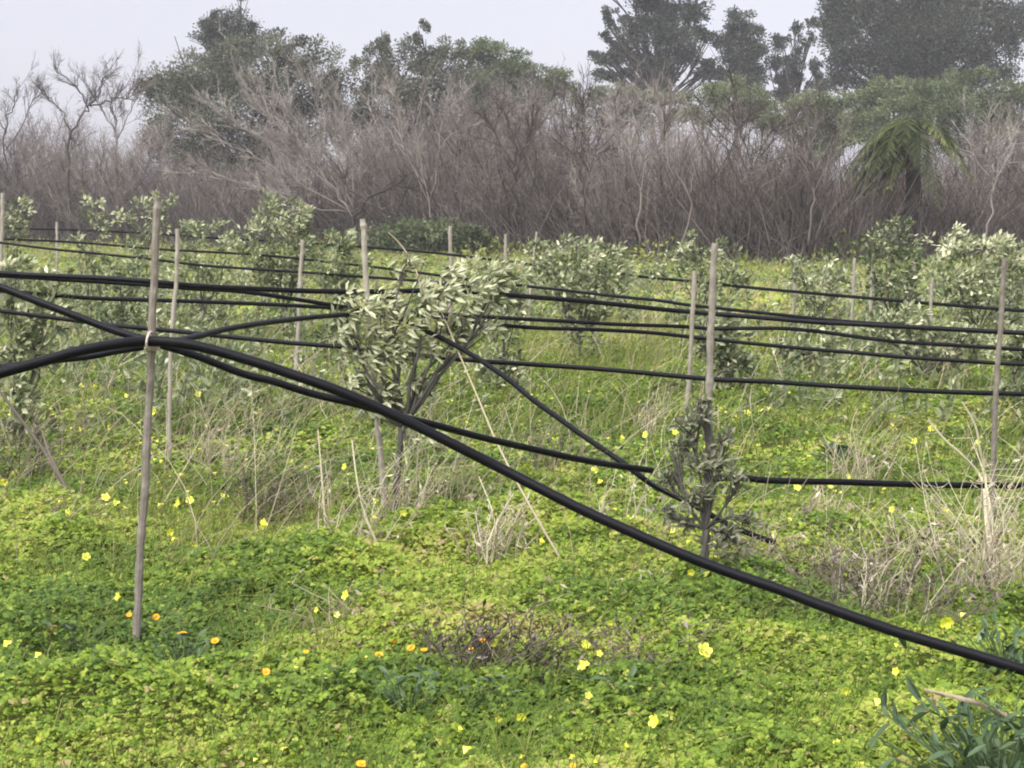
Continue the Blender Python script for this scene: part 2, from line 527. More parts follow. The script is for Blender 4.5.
# ------------------------------------------------------------------ pipes
def smooth_path(ctrl, per=10):
    c = np.asarray(ctrl, float)
    # the distances glide from knot to knot in the photo's x
    pts = []
    n = len(c)
    for i in range(n - 1):
        p0, p1, p2, p3 = c[max(i - 1, 0)], c[i], c[i + 1], c[min(i + 2, n - 1)]
        for t in np.linspace(0, 1, per, endpoint=False):
            pts.append(.5 * ((2 * p1) + (-p0 + p2) * t + (2 * p0 - 5 * p1 + 4 * p2 - p3) * t * t + (-p0 + 3 * p1 - 3 * p2 + p3) * t ** 3))
    pts.append(c[-1])
    return np.array(pts)


def pipe(label, trace, ydep, dia, group="black irrigation pipes strung along the rows", sides=12, per=6):
    xs = [a[0] for a in ydep]; ys = [a[1] for a in ydep]
    ctrl = [P(a, b, float(np.interp(a, xs, ys))) for a, b in trace]
    pts = smooth_path(ctrl, per)
    if trace[-1][0] > 1080 and trace[-1][1] < 600:
        dv = pts[-1] - pts[-5]
        dv /= np.linalg.norm(dv)
        pts = np.concatenate([pts, pts[-1] + dv * np.linspace(.3, 3.6, 12)[:, None]])
    if trace[0][0] < -50:
        dv = pts[0] - pts[4]
        dv /= np.linalg.norm(dv)
        pts = np.concatenate([pts[0] + dv * np.linspace(3.0, .3, 10)[:, None], pts])
    mid = pts[len(pts) // 2].copy()
    g = Geo()
    sag = np.stack([np.sin(np.arange(len(pts)) * .37 + trace[0][1]), np.sin(np.arange(len(pts)) * .23 + trace[1][1]), np.sin(np.arange(len(pts)) * .29 + trace[1][0] + trace[0][1])], 1)
    pts = pts + sag * ([.001, .001, .0008] if dia > .04 else [.002, .003, .0022])
    g.tube(pts, dia * .45, sides, .4)
    o = g.build("irrigation_pipe", M['pipe'], None, mid, smooth=True)
    return tag(o, label, "pipe", group)


PIPE1 = [(-90, 396), (-40, 384), (0, 373), (40, 362), (80, 351), (120, 343.5), (152, 341), (185, 344), (220, 352), (260, 363.5), (300, 377), (340, 391.5), (380, 408.5), (420, 427.5),
         (460, 447.5), (500, 468), (540, 488.5), (580, 508.5), (620, 527), (660, 545), (700, 561), (740, 576), (780, 590), (820, 605), (860, 619), (900, 633), (940, 645), (980, 656.5), (1018, 668), (1060, 682), (1110, 702), (1160, 726)]
pipe("thickest nearest black pipe, arched over the front stake and sloping to the ground", PIPE1,
     [(-90, 5.3), (152, 5.64), (500, 5.6), (1018, 5.02), (1060, 4.98), (1160, 4.95)], .043, sides=16)
pipe("black pipe falling from the left edge past the front stake, cut off in mid air",
     [(-60, 268), (0, 287.5), (25, 296), (50, 306), (75, 316), (100, 325.5), (125, 333.5), (145, 339.5), (165, 346.5), (200, 357), (245, 374), (270, 381), (295, 388.5), (320, 395), (345, 401.5), (370, 408.5), (400, 416),
      (435, 424.5), (485, 438.5), (535, 450), (590, 461), (652, 470)],
     [(-60, 5.9), (152, 5.735), (345, 5.9), (652, 7.0)], .033)
pipe("level black pipe running right from the stake behind the small dull shrub",
     [(706, 480), (740, 478), (768, 480), (816, 481.5), (843, 482.5), (918, 484.5), (1024, 485.5), (1100, 487)], [(706, 6.78), (740, 6.95), (1100, 7.5)], .034)
pipe("black pipe rising into the largest leafy young tree then plunging steeply to the weeds",
     [(-60, 371), (0, 366.5), (25, 364), (62, 360), (85, 356.5), (112, 351.5), (148, 346.5), (175, 341), (200, 335), (237, 327), (295, 319.5), (340, 315), (375, 314), (400, 319), (422, 329), (450, 342), (475, 357),
      (510, 381), (532, 399), (560, 419), (585, 437), (615, 458), (635, 472), (656, 486), (680, 499), (700, 509), (735, 527), (775, 543)],
     [(-60, 5.8), (148, 5.75), (240, 6.8), (375, 8.5), (620, 7.08), (775, 6.95), (810, 6.9)], .03)
pipe("lowest thin black pipe crossing behind the leafy tree and on to the brown right stake",
     [(-60, 303), (0, 311), (37, 316), (75, 320.5), (112, 325), (150, 329), (190, 333), (222, 336), (295, 343), (340, 347), (400, 353), (460, 359), (525, 364), (587, 368.5), (642, 372.5), (712, 379), (768, 382), (830, 386),
      (893, 389), (955, 392), (1024, 394.5), (1090, 396)], [(-60, 9.6), (380, 8.75), (1000, 7.98), (1090, 7.9)], .03)
pipe("upper of the paired black pipes behind the front stake, reaching the right edge",
     [(-60, 270), (0, 273), (50, 276), (100, 278.5), (150, 281.5), (200, 286), (256, 289), (300, 291), (360, 291.5), (435, 290.5), (487, 293), (520, 296), (575, 300), (612, 304), (656, 309), (687, 311.5), (750, 316.5), (812, 322),
      (868, 325), (943, 328.5), (1024, 333), (1090, 336)], [(-60, 10.2), (170, 10.1), (690, 11.7), (1090, 10.5)], .04)
pipe("lower of the paired black pipes, dropping away from the upper one by the leafy tree",
     [(-60, 274), (15, 276), (62, 279.5), (100, 282), (150, 285), (190, 288), (240, 291.5), (300, 300), (350, 307.5), (420, 316), (470, 322), (530, 327.5), (587, 329), (640, 332), (675, 335.5), (730, 341), (812, 349), (856, 353), (900, 357), (968, 361), (1024, 364.5), (1090, 368)],
     [(-60, 10.4), (240, 10.6), (690, 12.0), (1090, 10.8)], .034)
pipe("slim black pipe next below the pair, crossing behind the front stake to the right edge",
     [(-60, 286), (0, 291), (62, 296), (105, 298.5), (162, 300.5), (256, 304), (325, 307), (350, 309), (430, 314), (522, 319), (575, 321.5), (620, 324.5), (687, 327), (712, 328.5), (775, 328), (812, 331), (843, 335), (893, 341), (943, 344.5), (1024, 350), (1090, 354)],
     [(62, 10.6), (400, 11.2), (690, 11.72), (1090, 10.6)], .033)
pipe("farthest thin black pipe, topmost line in front of the brown thicket",
     [(-80, 225), (0, 228), (95, 230.5), (175, 235), (207, 237.5), (256, 240), (320, 244), (415, 251), (495, 260), (560, 268), (635, 276), (687, 281), (750, 287.5), (822, 294), (900, 301), (1000, 309), (1090, 315)], [(-80, 27), (1000, 15.5)], .042)
pipe("thin distant black pipe, second line from the top at left",
     [(-80, 235), (0, 239), (50, 241), (100, 244), (155, 249), (250, 254.5), (320, 261), (400, 270), (480, 281), (560, 290), (615, 296), (656, 300), (687, 305), (725, 309), (775, 314), (840, 321), (900, 325.5)], [(-80, 22), (775, 12.6), (900, 11.6)], .034)
pipe("thin distant black pipe, third line from the top at left",
     [(-80, 233), (0, 242.5), (50, 249), (100, 254), (155, 259.5), (200, 265), (250, 269), (312, 273), (362, 276.5), (420, 281), (470, 287)], [(-80, 20), (470, 14.5)], .034)


# ------------------------------------------------------------------ stakes
def stake(label, path, Y, wpx, mat='stake', tie=None, base_ground=True):
    pts = [P(a, b, Y) for a, b in path]
    pts[-1][2] = min(pts[-1][2], -.16)
    pts = smooth_path(pts[::-1], 9)
    o0 = np.array([pts[0][0], pts[0][1], 0])
    g = Geo()
    n = len(pts)
    rad = .8 * wpx * pxm(Y) / 2 * np.linspace(1.05, .9, n) * (1 + .05 * RNG.standard_normal(n) + .16 * (RNG.random(n) < .09))
    ph = RNG.uniform(0, 6, 4)
    tt = np.linspace(0, 1, n)
    pts[:, 0] += .004 * np.sin(tt * 9 + ph[0]) + .0015 * np.sin(tt * 31 + ph[1])
    pts[:, 1] += .004 * np.sin(tt * 8 + ph[2])
    g.tube(pts, rad, 9, RNG.uniform(.35, .65), wob=.05)
    o = g.build("wooden_stake", M[mat], None, o0, smooth=False)
    tag(o, label, "stake", "stakes holding up the pipes")
    if tie:
        (tx, ty, h) = tie
        p = P(tx, ty, Y)
        g = Geo()
        r = wpx * pxm(Y) / 2 + .006
        for dz in (-1, 0, 1):
            a = np.linspace(0, 2 * math.pi, 15)
            ring = np.stack([p[0] + r * np.cos(a), p[1] + r * np.sin(a), p[2] + dz * h * .33 + .003 * np.sin(a * 2)], 1)
            g.tube(ring, h * .22, 6, RNG.uniform(.2, .9))
        # the loop that carries the pipe in front
        a = np.linspace(0, 2 * math.pi, 15)
        ring = np.stack([p[0] + 0 * a + .004 * np.sin(a), p[1] - .035 + .05 * np.cos(a), p[2] + .025 + .034 * np.sin(a)], 1)
        g.tube(ring, .0045, 6, .6)
        t = g.build("tie", M['tie'], None, o0)
        t.parent = o; t.location = (0, 0, 0)
    return o


stake("nearest tall weathered wooden stake at left with a pale tie round the crossing pipes", [(157, 197), (155, 270), (152, 345), (145, 470), (139, 580), (136, 655)], 5.69, 10.5, tie=(152, 347, .02))
stake("slim pale stake just right of the tall front stake", [(178, 229), (175, 290), (171, 360), (168, 470)], 10.0, 5.5, 'stakepale')
stake("thin grey stake against the left side of a round distant shrub", [(303, 240), (300, 290), (297, 350), (295, 385)], 14.6, 5.5, 'stakepale')
stake("pale stake rising out of the leafy young tree", [(362, 219), (365, 265), (371, 340), (377, 420), (382, 480), (384, 512)], 8.42, 7.5, 'stakepale')
stake("tall weathered stake standing in the small dull shrub", [(714, 243), (712, 320), (709, 400), (707, 480), (705, 585)], 6.7, 9.5)
stake("slim stake close to the left of the tall middle stake", [(695, 271), (692, 330), (687, 400), (685, 425)], 11.6, 6, 'stakepale')
stake("short distant stake topped by a leaf tuft, left of the right hand shrubs", [(796, 257), (794, 300), (791, 340)], 19.5, 5, 'stakepale')
stake("thin grey stake, left of a close pair before the right hand shrubs", [(855, 258), (852, 310), (850, 355)], 17.5, 4, 'stakepale')
stake("thin grey stake, right of a close pair before the right hand shrubs", [(873, 254), (871, 300), (868, 350)], 17.9, 4, 'stakepale')
stake("thin leaning stake within the blue green distant shrub", [(915, 250), (911, 290), (906, 340)], 18.5, 4.5, 'stakepale')
stake("short pale stake with a tan rag before the big pale shrub at right", [(932, 278), (931, 315), (929, 365)], 15.8, 4.5, 'stakepale')
stake("brown stake near the right edge in front of the big pale shrub", [(1004, 259), (1000, 330), (996, 400), (993, 470), (991, 530)], 7.9, 7)
stake("pale stake cut by the left edge of the picture", [(3, 193), (1, 250), (-1, 330)], 20.0, 5, 'stakepale')
stake("short pale stake before the low green bushes", [(450, 226), (451, 270), (450, 312)], 22.0, 5, 'stakepale')
stake("thin pale stake left of the pale shrub behind the leafy tree", [(506, 234), (505, 280), (504, 320)], 21.0, 4.5, 'stakepale')
stake("thin leaning stake at the top of the pale shrub behind the leafy tree", [(537, 232), (532, 270), (528, 320)], 21.5, 3, 'stakepale')
stake("thin far stake between the left edge and the front stake", [(57, 222), (57, 250), (56, 318)], 23, 3.5, 'stakepale')

# leaning canes
for label, path in (("pale dead cane leaning through the leafy young tree down to the clover", [(438, 306, 8.2), (446, 322, 8.15), (461, 358, 8.0), (478, 398, 7.8), (498, 445, 7.5), (525, 497, 7.2), (561, 560, 6.98)]),
                    ("short bent dead cane poking out above the leafy young tree", [(388, 232, 8.9), (400, 244, 8.9), (412, 262, 8.85), (420, 285, 8.8), (425, 330, 8.8), (420, 420, 8.8), (415, 500, 8.7)])):
    pts = smooth_path([P(*a) for a in path], 5)
    g = Geo()
    g.tube(pts, np.linspace(.0035, .0055, len(pts)), 7, .6)
    o = g.build("dead_cane", M['straw'], None, pts[-1] * [1, 1, 0])
    tag(o, label, "cane")


# ------------------------------------------------------------------ plants with leaves
def branch_path(a, b, n=6, sag=.12):
    a, b = np.asarray(a, float), np.asarray(b, float)
    t = np.linspace(0, 1, n)[:, None]
    L = np.linalg.norm(b - a)
    off = RNG.normal(0, sag * L * .35, 3)
    p = a + (b - a) * t + off * (np.sin(t * math.pi)) + RNG.normal(0, L * .012, (n, 3))
    p[0] = a
    return p


def plant(name, label, cat, clumps, Y, base, nleaf, L, W, mat, stem_mat='stem', stem_r=.018, wind=(.5, 0, .1), group=None, tone=.45, tone_sd=.28,
          leafpart="foliage", stempart="trunk", detail=1, flat=.8, fork=.35, shell=.45, upface=.6, topbright=.0, twigs=5, lean=None, tuft=14, outface=0.0, tuft_r=.34):
    """clumps: (px, py, rx, ry[, dY]) ellipses of leaves as the photo shows them, given real depth"""
    b = np.array([(base[0] - 512) * Y / F, Y, 0.0])
    b = G(base[0], base[1]) if base[1] else b
    b = np.array([P(base[0], 300, Y)[0], Y, 0.0])
    r = root(name, tuple(b), label, cat, group)
    gl, gs = Geo(), Geo()
    areas = np.array([c[2] * c[3] for c in clumps], float)
    cents = []
    for cl, ar in zip(clumps, areas):
        dY = cl[4] if len(cl) > 4 else RNG.uniform(-.5, .5) * cl[2] * pxm(Y)
        cents.append((P(cl[0], cl[1], Y + dY), cl[2] * pxm(Y), cl[3] * pxm(Y)))
    allc = np.array([c[0] for c in cents])
    zmin, zmax = allc[:, 2].min(), allc[:, 2].max() + 1e-6
    top = allc[np.argmax(allc[:, 2])]
    # trunk: from the base to the fork, then a limb to each clump
    fk = b + (np.average(allc, axis=0, weights=areas) - b) * np.array([fork, fork, fork])
    tp = branch_path(b - [0, 0, .18], fk, 7, .1)
    gs.tube(tp, np.linspace(stem_r, stem_r * .8, 7), 8, .5, wob=.05)
    for (cc, rx, ry), ar in zip(cents, areas):
        lp = branch_path(fk, cc, 7, .15)
        gs.tube(lp, np.linspace(stem_r * .62, stem_r * .16, 7), 6, RNG.uniform(.2, .8), caps=False)
        if twigs:
            tn = twigs
            st = lp[RNG.integers(3, 7, tn)]
            en = cc + RNG.normal(0, .5, (tn, 3)) * [rx, rx * flat, ry]
            tt = np.linspace(0, 1, 4)[None, :, None]
            pts = st[:, None, :] + (en - st)[:, None, :] * tt + RNG.normal(0, .05, (tn, 4, 3)) * rx
            gs.tubes(pts, np.linspace(stem_r * .3, stem_r * .1, 4)[None, :].repeat(tn, 0), 4, RNG.uniform(.2, .8, tn))
        n = max(6, int(nleaf * ar / areas.sum()))
        d = RNG.standard_normal((n, 3)); d /= np.linalg.norm(d, axis=1)[:, None]
        # clusters inside the clump, so that it breaks into tufts with gaps
        nt = max(4, n // tuft)
        td = RNG.standard_normal((nt, 3)); td /= np.linalg.norm(td, axis=1)[:, None]
        td *= (RNG.uniform(0, 1, nt) ** shell)[:, None]
        tv = RNG.normal(0, tone_sd * .6, nt)
        ti = RNG.integers(0, nt, n)
        loc = td[ti] + d * (tuft_r * RNG.uniform(.02, 1, n) ** (.7 if outface else 1))[:, None]
        p = cc + loc * [rx, rx * flat, ry]
        out = d * .8 + td[ti] * .5 + np.asarray(wind)[None, :] + RNG.normal(0, .25, (n, 3))
        nr = RNG.standard_normal((n, 3)) * (1 - upface) + np.array([0, -.25, 1]) * upface + d * .3
        if outface:
            nr = nr * (1 - outface) + (d * .8 + td[ti] * .5) * outface * 1.6
        ll = L * RNG.uniform(.6, 1.15, n)
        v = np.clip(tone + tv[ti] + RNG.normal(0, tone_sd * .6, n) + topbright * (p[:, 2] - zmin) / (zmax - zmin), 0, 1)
        gl.leaves(p, out, nr, ll, ll * W, v, detail=detail)
    gl.build(leafpart, M[mat], r, b)
    gs.build(stempart, M[stem_mat], r, b, smooth=True)
    return r


YG = "young trees planted along the stake rows"
# the leafy young tree in the middle
plant("young_tree", "largest leafy young tree in the middle, pale leaves blown to the right", "young tree",
      [(380, 300, 42, 36), (410, 340, 48, 40), (435, 295, 40, 34), (365, 345, 32, 32), (350, 315, 24, 22), (475, 300, 34, 30), (500, 285, 26, 22), (405, 265, 26, 14), (460, 335, 28, 18), (385, 392, 26, 14),
       (420, 380, 18, 16), (358, 380, 16, 14), (490, 330, 18, 14), (432, 430, 10, 18), (385, 358, 38, 18), (340, 335, 12, 10), (450, 270, 20, 10), (400, 415, 34, 14), (372, 405, 22, 12), (412, 440, 18, 12)],
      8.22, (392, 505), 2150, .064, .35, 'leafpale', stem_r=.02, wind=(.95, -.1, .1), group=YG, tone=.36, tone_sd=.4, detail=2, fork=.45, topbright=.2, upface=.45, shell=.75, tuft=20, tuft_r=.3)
plant("young_tree", "small dull half bare young tree round the tall middle stake", "young tree",
      [(690, 420, 22, 12), (722, 440, 14, 12), (678, 445, 16, 14), (706, 462, 26, 16), (668, 480, 18, 12), (735, 478, 18, 14), (695, 495, 24, 14), (730, 538, 26, 22), (684, 522, 18, 10), (664, 510, 10, 8), (748, 520, 12, 10), (703, 402, 12, 8)],
      6.62, (708, 590), 1050, .044, .42, 'leafdull', stem_r=.012, wind=(.3, 0, .35), group=YG, tone=.5, tone_sd=.34, detail=2, fork=.5, twigs=26, upface=.35, shell=.7, tuft=9)
far = [
    ("round silvery young tree, tall against the thicket at left centre", [(255, 240, 20, 22), (275, 220, 22, 20), (300, 215, 16, 16), (290, 250, 26, 26), (262, 265, 24, 22), (305, 270, 18, 24), (280, 285, 26, 18), (268, 204, 10, 8), (308, 240, 14, 20)], 18.5, 285, 900),
    ("wide silvery young tree behind the leafy middle one, against the dark thicket", [(545, 260, 24, 18), (575, 255, 26, 18), (605, 265, 26, 20), (590, 285, 34, 20), (555, 285, 26, 18), (625, 275, 14, 14), (600, 245, 10, 8), (565, 310, 26, 18), (605, 310, 24, 16), (580, 335, 18, 18)], 16.5, 580, 900),
    ("young tree with a dark centre behind the tall middle stake", [(690, 245, 14, 12), (675, 265, 22, 14), (700, 268, 22, 16), (730, 272, 16, 20), (655, 275, 14, 8), (733, 290, 14, 14), (715, 250, 14, 10), (700, 290, 22, 10)], 18.5, 705, 480),
    ("low loose pale young tree beside the short stake with leaf tuft", [(795, 262, 10, 8), (812, 275, 16, 12), (830, 270, 14, 12), (845, 285, 14, 14), (825, 295, 22, 12), (800, 290, 14, 10)], 19, 822, 380),
    ("blue green young tree, taller and darker, left of the big pale one at right", [(885, 240, 18, 14), (905, 250, 18, 18), (895, 275, 24, 20), (880, 295, 20, 18), (915, 295, 16, 18), (900, 225, 12, 8), (872, 262, 10, 14)], 18, 897, 560),
    ("big young tree at right crowned by bright pale leaves", [(945, 240, 16, 16), (962, 246, 18, 12), (985, 245, 18, 12), (1005, 252, 16, 14), (945, 275, 22, 22), (975, 280, 28, 26), (1010, 285, 24, 30), (960, 305, 28, 18), (1000, 320, 28, 18), (1030, 270, 20, 26)], 16.5, 975, 1000),
    ("sparse silvery young tree cut by the left edge behind the crossing pipes", [(30, 288, 24, 12), (55, 275, 16, 9), (15, 268, 16, 8), (20, 320, 24, 22), (50, 310, 20, 18), (10, 350, 18, 20), (40, 350, 20, 20), (15, 395, 18, 20)], 10.6, 18, 420),
    ("small far young tree beside the stake on the left edge", [(14, 208, 14, 12), (20, 225, 14, 14), (6, 225, 10, 14)], 21, 14, 260),
    ("far loose young tree left of the front stake, its tips against the thicket", [(88, 200, 14, 9), (78, 212, 10, 8), (100, 214, 14, 8), (92, 228, 18, 10), (80, 245, 14, 14)], 22, 90, 240),
    ("far young tree directly behind the top of the front stake", [(140, 208, 16, 10), (165, 203, 12, 9), (128, 218, 14, 12), (155, 220, 18, 12), (160, 196, 8, 6), (145, 240, 20, 16)], 21, 148, 360),
    ("hazy young tree right of the slim pale stake at left", [(190, 228, 16, 10), (212, 232, 18, 10), (200, 250, 24, 14), (228, 245, 14, 12), (185, 262, 20, 14), (215, 272, 20, 14)], 19.5, 202, 480),
    ("greyish young tree behind the pale stake of the leafy middle tree", [(345, 240, 16, 14), (335, 260, 16, 18), (352, 275, 18, 20), (338, 295, 18, 16), (322, 285, 10, 14)], 16, 342, 440),
    ("pale leaved young tree just right of the leafy middle one, with upright leaf tips", [(480, 270, 20, 10), (515, 275, 18, 12), (500, 300, 24, 18), (520, 310, 14, 18), (498, 330, 22, 18)], 13.5, 505, 420),
    ("low grey young tree under the pipes behind the tall middle stake", [(720, 325, 16, 18), (735, 345, 16, 20), (710, 350, 16, 18), (725, 370, 22, 16), (745, 362, 12, 12)], 13.8, 725, 420),
    ("bushy pale young tree below the pipes at right, left of the brown stake", [(885, 330, 20, 14), (905, 318, 18, 12), (935, 335, 22, 14), (960, 345, 20, 14), (900, 350, 24, 16), (945, 362, 20, 12), (975, 335, 16, 12)], 14, 925, 640),
    ("low dim young tree between the two slim stakes at left", [(115, 270, 20, 12), (140, 262, 18, 12), (120, 288, 18, 10), (95, 268, 14, 10)], 17.5, 120, 320),
    ("small drooping young tree under the pipes at the far right edge", [(1010, 345, 18, 14), (1030, 335, 16, 16), (1015, 365, 18, 14)], 12.5, 1018, 240),
    ("low bushy young tree under the pipes left of the brown stake pair", [(800, 350, 16, 10), (825, 345, 18, 10), (780, 345, 12, 8), (815, 362, 22, 10)], 14.8, 812, 280),
]
for i, (label, cl, Y, bx, nl) in enumerate(far):
    tone = [.5, .55, .46, .55, .34, .44, .56, .46, .55, .54, .5, .4, .55, .42, .52, .38, .46, .46][i]
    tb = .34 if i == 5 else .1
    cl = [(a_, b_, c_ * 1.12, d_ * 1.15) for a_, b_, c_, d_ in cl]
    low = max(b_ + d_ for a_, b_, c_, d_ in cl)
    ga = 210 + F * 1.7 / Y
    if low < ga - 14:
        mx = float(np.mean([a_ for a_, b_, c_, d_ in cl])); wd = max(c_ for a_, b_, c_, d_ in cl)
        cl += [(mx - wd * .5, (low + ga) / 2 - 6, wd * .7, (ga - low) * .5), (mx + wd * .4, (low + ga) / 2 - 4, wd * .7, (ga - low) * .5)]
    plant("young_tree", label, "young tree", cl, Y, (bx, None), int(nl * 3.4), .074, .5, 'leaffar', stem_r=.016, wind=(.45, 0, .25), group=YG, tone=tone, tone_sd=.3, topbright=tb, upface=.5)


# tall leafy weeds that close the rows farther back
g = Geo()
n = 4600
y = RNG.uniform(11.5, 34, n); x = RNG.uniform(-1, 1, n) * (y * .36 + 1)
k = RNG.random(n) < np.clip(fbm(x, y * .6, 2.2, 121) * 3.2 - 1.25, .03, 1)
x, y = x[k], y[k]; n = len(x)
L = RNG.uniform(.2, .75, n) * np.clip(y / 20, .7, 1.15)
p0 = np.stack([x, y, ground_z(x, y)], 1)
dv = np.stack([RNG.normal(.2, .25, n), RNG.normal(0, .25, n), np.ones(n)], 1)
t = np.linspace(0, 1, 4)[None, :, None]
pts = p0[:, None] + dv[:, None] * L[:, None, None] * t
g.tubes(pts, np.linspace(.006, .003, 4)[None].repeat(n, 0), 3, np.clip(RNG.normal(.3, .1, n), 0, 1))
m = 13
pi = np.repeat(np.arange(n), m)
tt = RNG.uniform(.2, 1, n * m)[:, None]
c = p0[pi] + dv[pi] * L[pi][:, None] * tt
d = RNG.standard_normal((n * m, 3)) + [.45, 0, .35]
ls = RNG.uniform(.05, .12, n * m)
g.leaves(c, d, RNG.standard_normal((n * m, 3)) * .6 + [0, -.2, .7], ls, ls * .42, np.clip(RNG.normal(.46, .1, n)[pi] + RNG.normal(0, .17, n * m), 0, 1))
o = g.build("leafy_weeds", M['leaffar'])
tag(o, "grey green leafy weeds growing loosely between the far rows", "weeds", kind="stuff")


# grey-green herbs with broad leaves, low in the clover
def herb(label, px, py, rpx, n, L, mat='bluegreen', W=.35, up=.5, spread=.03):
    p = G(px, py + rpx * .4, .05)
    b = np.array([p[0], p[1], float(ground_z(p[0], p[1]))])
    g = Geo()
    a = RNG.uniform(0, 2 * math.pi, n)
    d = np.stack([np.cos(a), np.sin(a), RNG.uniform(up * .3, up * 1.6, n)], 1)
    p0 = b + np.stack([RNG.normal(0, spread, n), RNG.normal(0, spread, n), RNG.uniform(.04, .10 + spread, n)], 1) + d * .02
    ll = L * RNG.uniform(.6, 1.1, n)
    g.leaves(p0, d, np.array([[0, 0, 1.]]).repeat(n, 0) + RNG.normal(0, .45, (n, 3)), ll, ll * W * RNG.uniform(.7, 1.2, n), np.clip(RNG.normal(.28, .22, n), 0, 1), detail=2)
    st = p0 * 1
    pts = np.stack([np.array([b]).repeat(n, 0), (p0 + b) / 2 + [0, 0, .01], p0 + d * .01], 1)
    g.tubes(pts, np.full((n, 3), .002), 4, .5)
    o = g.build("leafy_herb", M[mat], None, b)
    return tag(o, label, "herb")


herb("grey green thistle like herb under the orange flowers, bottom centre left", 408, 668, 26, 34, .06, spread=.07)
herb("grey green low herb just right of the foot of the front stake", 180, 630, 24, 34, .06, spread=.07)
herb("tiny grey green herb next to the two orange flowers at far left", 78, 618, 18, 20, .055, spread=.05)
herb("small grey green herb right of the dark twig heap", 478, 668, 18, 20, .055, spread=.05)
herb("pale green broad leaf herb below the yellow flower pair, bottom centre", 625, 660, 22, 12, .09)
herb("large dark blue green leafy plant filling the bottom right corner", 1002, 738, 60, 230, .085, W=.34, up=.9, spread=.15)
herb("dark broad leaf plant behind the pipe's end at the right edge", 1012, 640, 30, 80, .07, W=.3, up=1.3, spread=.08)
herb("wide pale leaves peeping out under the arched pipe left of the front stake", 105, 388, 22, 14, .14, W=.45)
herb("green broad leaf clump between two flowers in the right field", 835, 437, 22, 22, .12, W=.5)
herb("pale leaf clump behind the pipes at left of the leafy tree", 282, 405, 20, 14, .13, W=.4)


# ------------------------------------------------------------------ dry weeds
def weed(label, px, py, stalks, hpx, spread, val=.6, lean=.15, mat='straw', side=4, r=.0035, cat="dry weed", name="dry_weed", bspread=.08, explicit=()):
    b = G(px, py)
    b[2] = float(ground_z(b[0], b[1]))
    g = Geo()
    s = pxm(b[1])
    n = int(stalks * 1.4) if stalks > 8 else stalks
    H = hpx * s * RNG.uniform(.45, 1.1, n)
    d = np.stack([RNG.normal(lean, spread, n), RNG.normal(0, spread, n), np.ones(n)], 1)
    p0 = b + np.stack([RNG.normal(0, bspread, n), RNG.normal(0, bspread, n), np.full(n, -.05)], 1)
    t = np.linspace(0, 1, 6)[None, :, None]
    bend = np.stack([RNG.normal(.1, .22, n), RNG.normal(0, .2, n), -RNG.uniform(0, .25, n)], 1)
    pts = p0[:, None] + d[:, None] * H[:, None, None] * t + bend[:, None] * H[:, None, None] * t ** 2 + RNG.normal(0, .006, (n, 6, 3))
    v = np.clip(RNG.normal(val, .2, n), 0, 1)
    g.tubes(pts, np.linspace(r, r * .35, 6)[None].repeat(n, 0), 5, v)
    # side twigs and dry leaves
    m = n * side
    if m:
        pi, ti = RNG.integers(0, n, m), RNG.integers(2, 6, m)
        q0 = pts[pi, ti]
        dd = RNG.normal(0, .6, (m, 3)) + [0.15, 0, .55]
        LL = H[pi] * RNG.uniform(.1, .32, m)
        q = q0[:, None] + dd[:, None] * LL[:, None, None] * np.linspace(0, 1, 4)[None, :, None] + RNG.normal(0, .008, (m, 4, 3))
        g.tubes(q, np.linspace(r * .5, r * .2, 4)[None].repeat(m, 0), 4, np.clip(v[pi] + RNG.normal(0, .15, m), 0, 1))
        k = RNG.random(m) < .6
        kk = int(k.sum())
        ls = RNG.uniform(.02, .05, kk)
        g.leaves(q[k, 3], RNG.standard_normal((kk, 3)) + [0, 0, -.5], RNG.standard_normal((kk, 3)), ls, ls * .35, np.clip(v[pi][k] + RNG.normal(0, .2, kk), 0, 1))
    for path, rr, vv in explicit:
        pp = smooth_path([P(*a) for a in path], 5)
        g.tube(pp, np.linspace(rr, rr * .5, len(pp)), 6, vv)
    o = g.build(name, M[mat], None, b)
    return tag(o, label, cat)


weed("pale dry stalks standing in a loose bunch left of the leafy tree's trunk", 350, 540, 16, 120, .22, .7, .05, explicit=[
    ([(378, 546, 7.3), (365, 515, 7.35), (357, 480, 7.4), (352, 440, 7.5)], .007, .85), ([(326, 535, 7.5), (322, 480, 7.6), (318, 430, 7.7)], .006, .85)])
weed("brownish dry weed clump spreading left of the pale stalks", 262, 505, 34, 75, .45, .3, .1, side=6, mat='deadwood')
weed("thin upright pale grass stems hiding the trunk of the largest leafy tree", 398, 512, 26, 120, .2, .72, .08, side=2, r=.0028)
weed("grey straw weeds between the leafy tree and the canes' foot", 452, 500, 22, 95, .25, .65, .1, side=3, r=.0028)
weed("loose upright straw stems left of the middle stakes behind the lowest pipe", 650, 425, 20, 75, .2, .75, .05, side=2)
weed("pale upright weeds between the level pipe and the lowest thin pipe at right", 860, 470, 26, 85, .22, .7, .0, side=2)
weed("pale upright weeds just right of the slim pale stake's foot", 200, 455, 22, 85, .22, .7, .1, side=2)
weed("pair of pale broken stalks in dry grass below the thick pipe's middle", 492, 545, 20, 95, .16, .75, .0, r=.006)
weed("pinkish brown dead stems left of where two pipes cross", 552, 470, 18, 90, .18, .5, .0, mat='deadwood')
